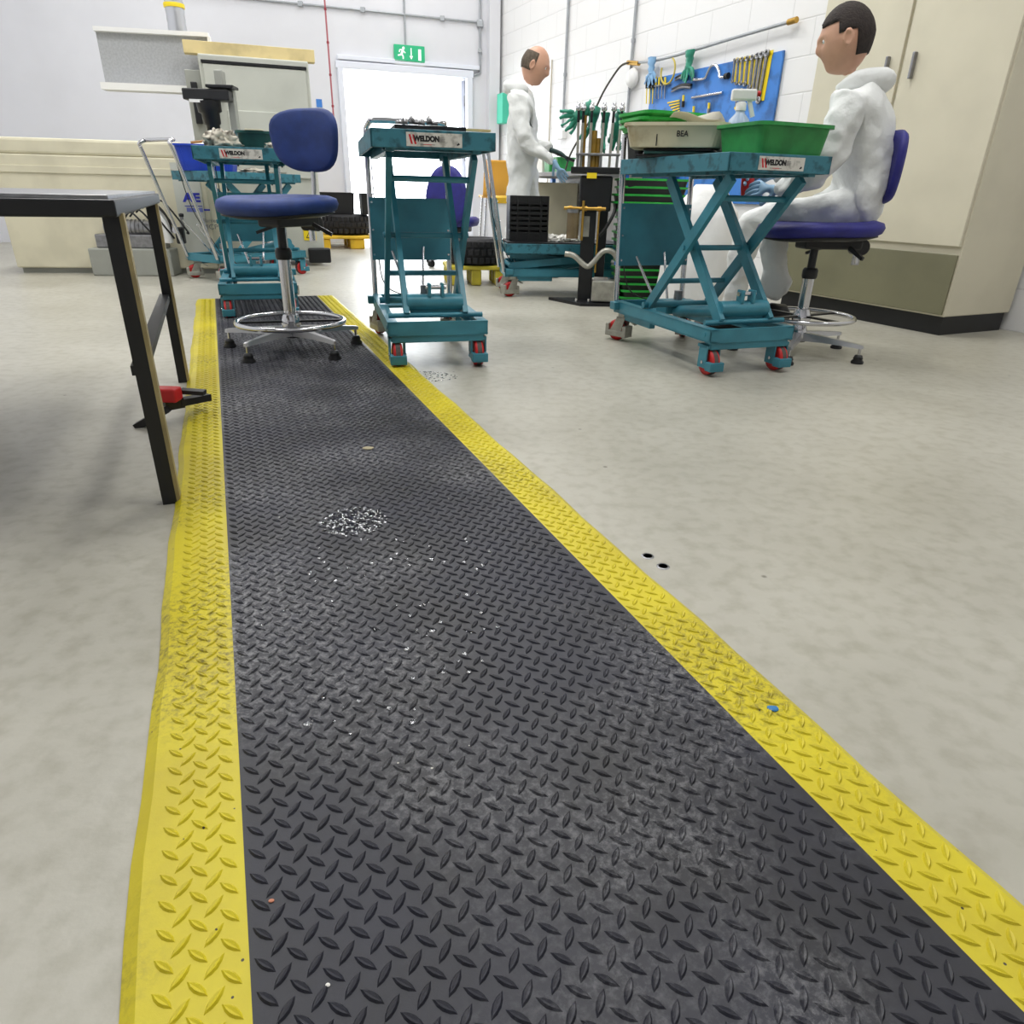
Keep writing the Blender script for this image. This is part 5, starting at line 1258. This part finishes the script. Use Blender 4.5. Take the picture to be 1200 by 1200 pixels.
# standing person at Y ~ 6.1 facing right
Y1 = 6.1
a = lambda x, y, dy=0: AT(x, y, Y1+dy)
J = dict(pelvis=a(612, 190), belly=a(612, 165), chest=a(610, 132), neck0=a(612, 106), neck1=a(620, 93),
         shL=a(612, 120, .19), elL=a(618, 165, .24), wrL=a(646, 176, .18), shR=a(606, 121, -.19), elR=a(614, 168, -.24), wrR=a(650, 190, -.2),
         hiL=a(614, 200, .09), knL=a(626, 262, .10), hiR=a(610, 200, -.09), knR=a(604, 262, -.1))
g1 = Vector((J['knL'].x+.02, Y1+.12, .09)); g2 = Vector((J['knR'].x-.06, Y1-.12, .09))
J['anL'] = g1; J['toL'] = g1+Vector((.13, .0, -.045)); J['anR'] = g2; J['toR'] = g2+Vector((.13, -.02, -.045))
HM = Matrix.Translation(a(627, 77)) @ Rz(radians(-8)) @ Matrix.Rotation(radians(22), 4, 'Y') @ Matrix.Scale(1.08, 4)
person('person', 'person in white coverall standing bent over the bench, facing right', J, HM, HAIRG, True, 1.36,
       [(J['wrL'], (1, .1, -.25), (0, .2, -1), GLOVED, 'dark green glove', .5, 1), (J['wrR'], (.55, 0, -.8), (.3, .4, -.3), GLOVEB, 'light blue glove', .5, -1)], 3)
# held dark tool
b = MB(); p = J['wrL']+Vector((.1, .02, -.04)); b.box((0, 0, 0), (.2, .08, .02), BLACKP, Matrix.Translation(p) @ Matrix.Rotation(.35, 4, 'Y'), .004); wmesh(b, 'hand_tool', 'flat black tool held by the standing person', 'tool')
# seated person
Y2 = 3.32
a = lambda x, y, dy=0: AT(x, y, Y2+dy)
J = dict(pelvis=a(1012, 241), belly=a(1008, 195), chest=a(1004, 138), neck0=a(1000, 103), neck1=a(996, 84),
         shL=a(996, 122, -.19), elL=a(962, 205, -.22), wrL=a(914, 222, .05), shR=a(1004, 120, .19), elR=a(965, 200, .24), wrR=a(905, 205, .16),
         hiL=a(1000, 250, -.1), knL=a(903, 256, .12), hiR=a(1000, 250, .1), knR=a(880, 256, .50))
fr = FL(905, 385); g1 = Vector((J['knL'].x+.10, Y2+.14, .20)); g2 = Vector((J['knR'].x-.02, Y2+.52, .09))
J['anL'] = g1; J['toL'] = g1+Vector((-.12, 0, -.06)); J['anR'] = g2; J['toR'] = g2+Vector((-.13, 0, -.045))
HM = Matrix.Translation(a(992, 46)) @ Rz(radians(158)) @ Matrix.Rotation(radians(14), 4, 'Y') @ Matrix.Scale(1.03, 4)
person('person', 'person in white coverall sitting on a stool at the right edge, facing left', J, HM, HAIRD, False, 1.27,
       [(J['wrL'], (-1, .1, .05), (0, .6, -.4), GLOVEB, 'light blue glove', .8, 1), (J['wrR'], (-1, -.1, 0), (0, -.6, -.4), GLOVEB, 'light blue glove', .8, -1)], 11)
p = J['wrL']+Vector((-.125, .08, .02)); b = MB(); b.lathe([(.02, -.05), (.026, -.02), (.03, .04), (.03, .05), (.0, .05)], mat('red_cap_plastic', (206, 30, 30), .4), 16, Matrix.Translation(p)); wmesh(b, 'red_cup', 'small red cup held in the seated person\'s blue gloves', 'cup')

# ============================================================ LIGHTS
LM = mat('lit_diffuser', (255, 255, 255), .5, emit=(255, 252, 246), estr=5)
k = 0
for y, en_ in ((1.6, 40), (4.2, 48), (6.6, 46), (9.0, 29)):
    for x in (-1.2, 1.6, 4.4):
        o_ = empty('ceiling_light', (x-y*.3, y, CEIL-.04), A, 'flat square ceiling light', 'ceiling light', 'ceiling lights')
        MB().box((0, 0, 0), (.66, 1.26, .06), WHITEP, bev=.006).build('light_housing', None, o_)
        L = bpy.data.lights.new('lamp', 'AREA'); L.shape = 'RECTANGLE'; L.size = .6; L.size_y = 1.2; L.energy = en_; L.color = (1, .99, .97)
        lo = bpy.data.objects.new('lamp', L); C.objects.link(lo); lo.parent = o_; lo.location = (0, 0, -.045)
        k += 1
w = bpy.data.worlds.new('World'); bpy.context.scene.world = w; w.use_nodes = True
bg = w.node_tree.nodes['Background']; bg.inputs[0].default_value = (.92, .96, 1.0, 1); bg.inputs[1].default_value = 8

# ============================================================ CAMERA
cam = bpy.data.cameras.new('camera'); co = bpy.data.objects.new('camera', cam); C.objects.link(co)
cam.sensor_fit = 'HORIZONTAL'; cam.sensor_width = 36; cam.lens = 24.0; cam.clip_start = .02
co.matrix_world = Matrix.Translation((0, 0, H)) @ Matrix.Rotation(pi/2-TH, 4, 'X') @ Matrix.Rotation(RO, 4, 'Z')
S = bpy.context.scene; S.camera = co
S.view_settings.view_transform = 'Standard'; S.view_settings.look = 'None'; S.view_settings.gamma = 1; S.view_settings.use_curve_mapping = False
S.view_settings.exposure = 0.2
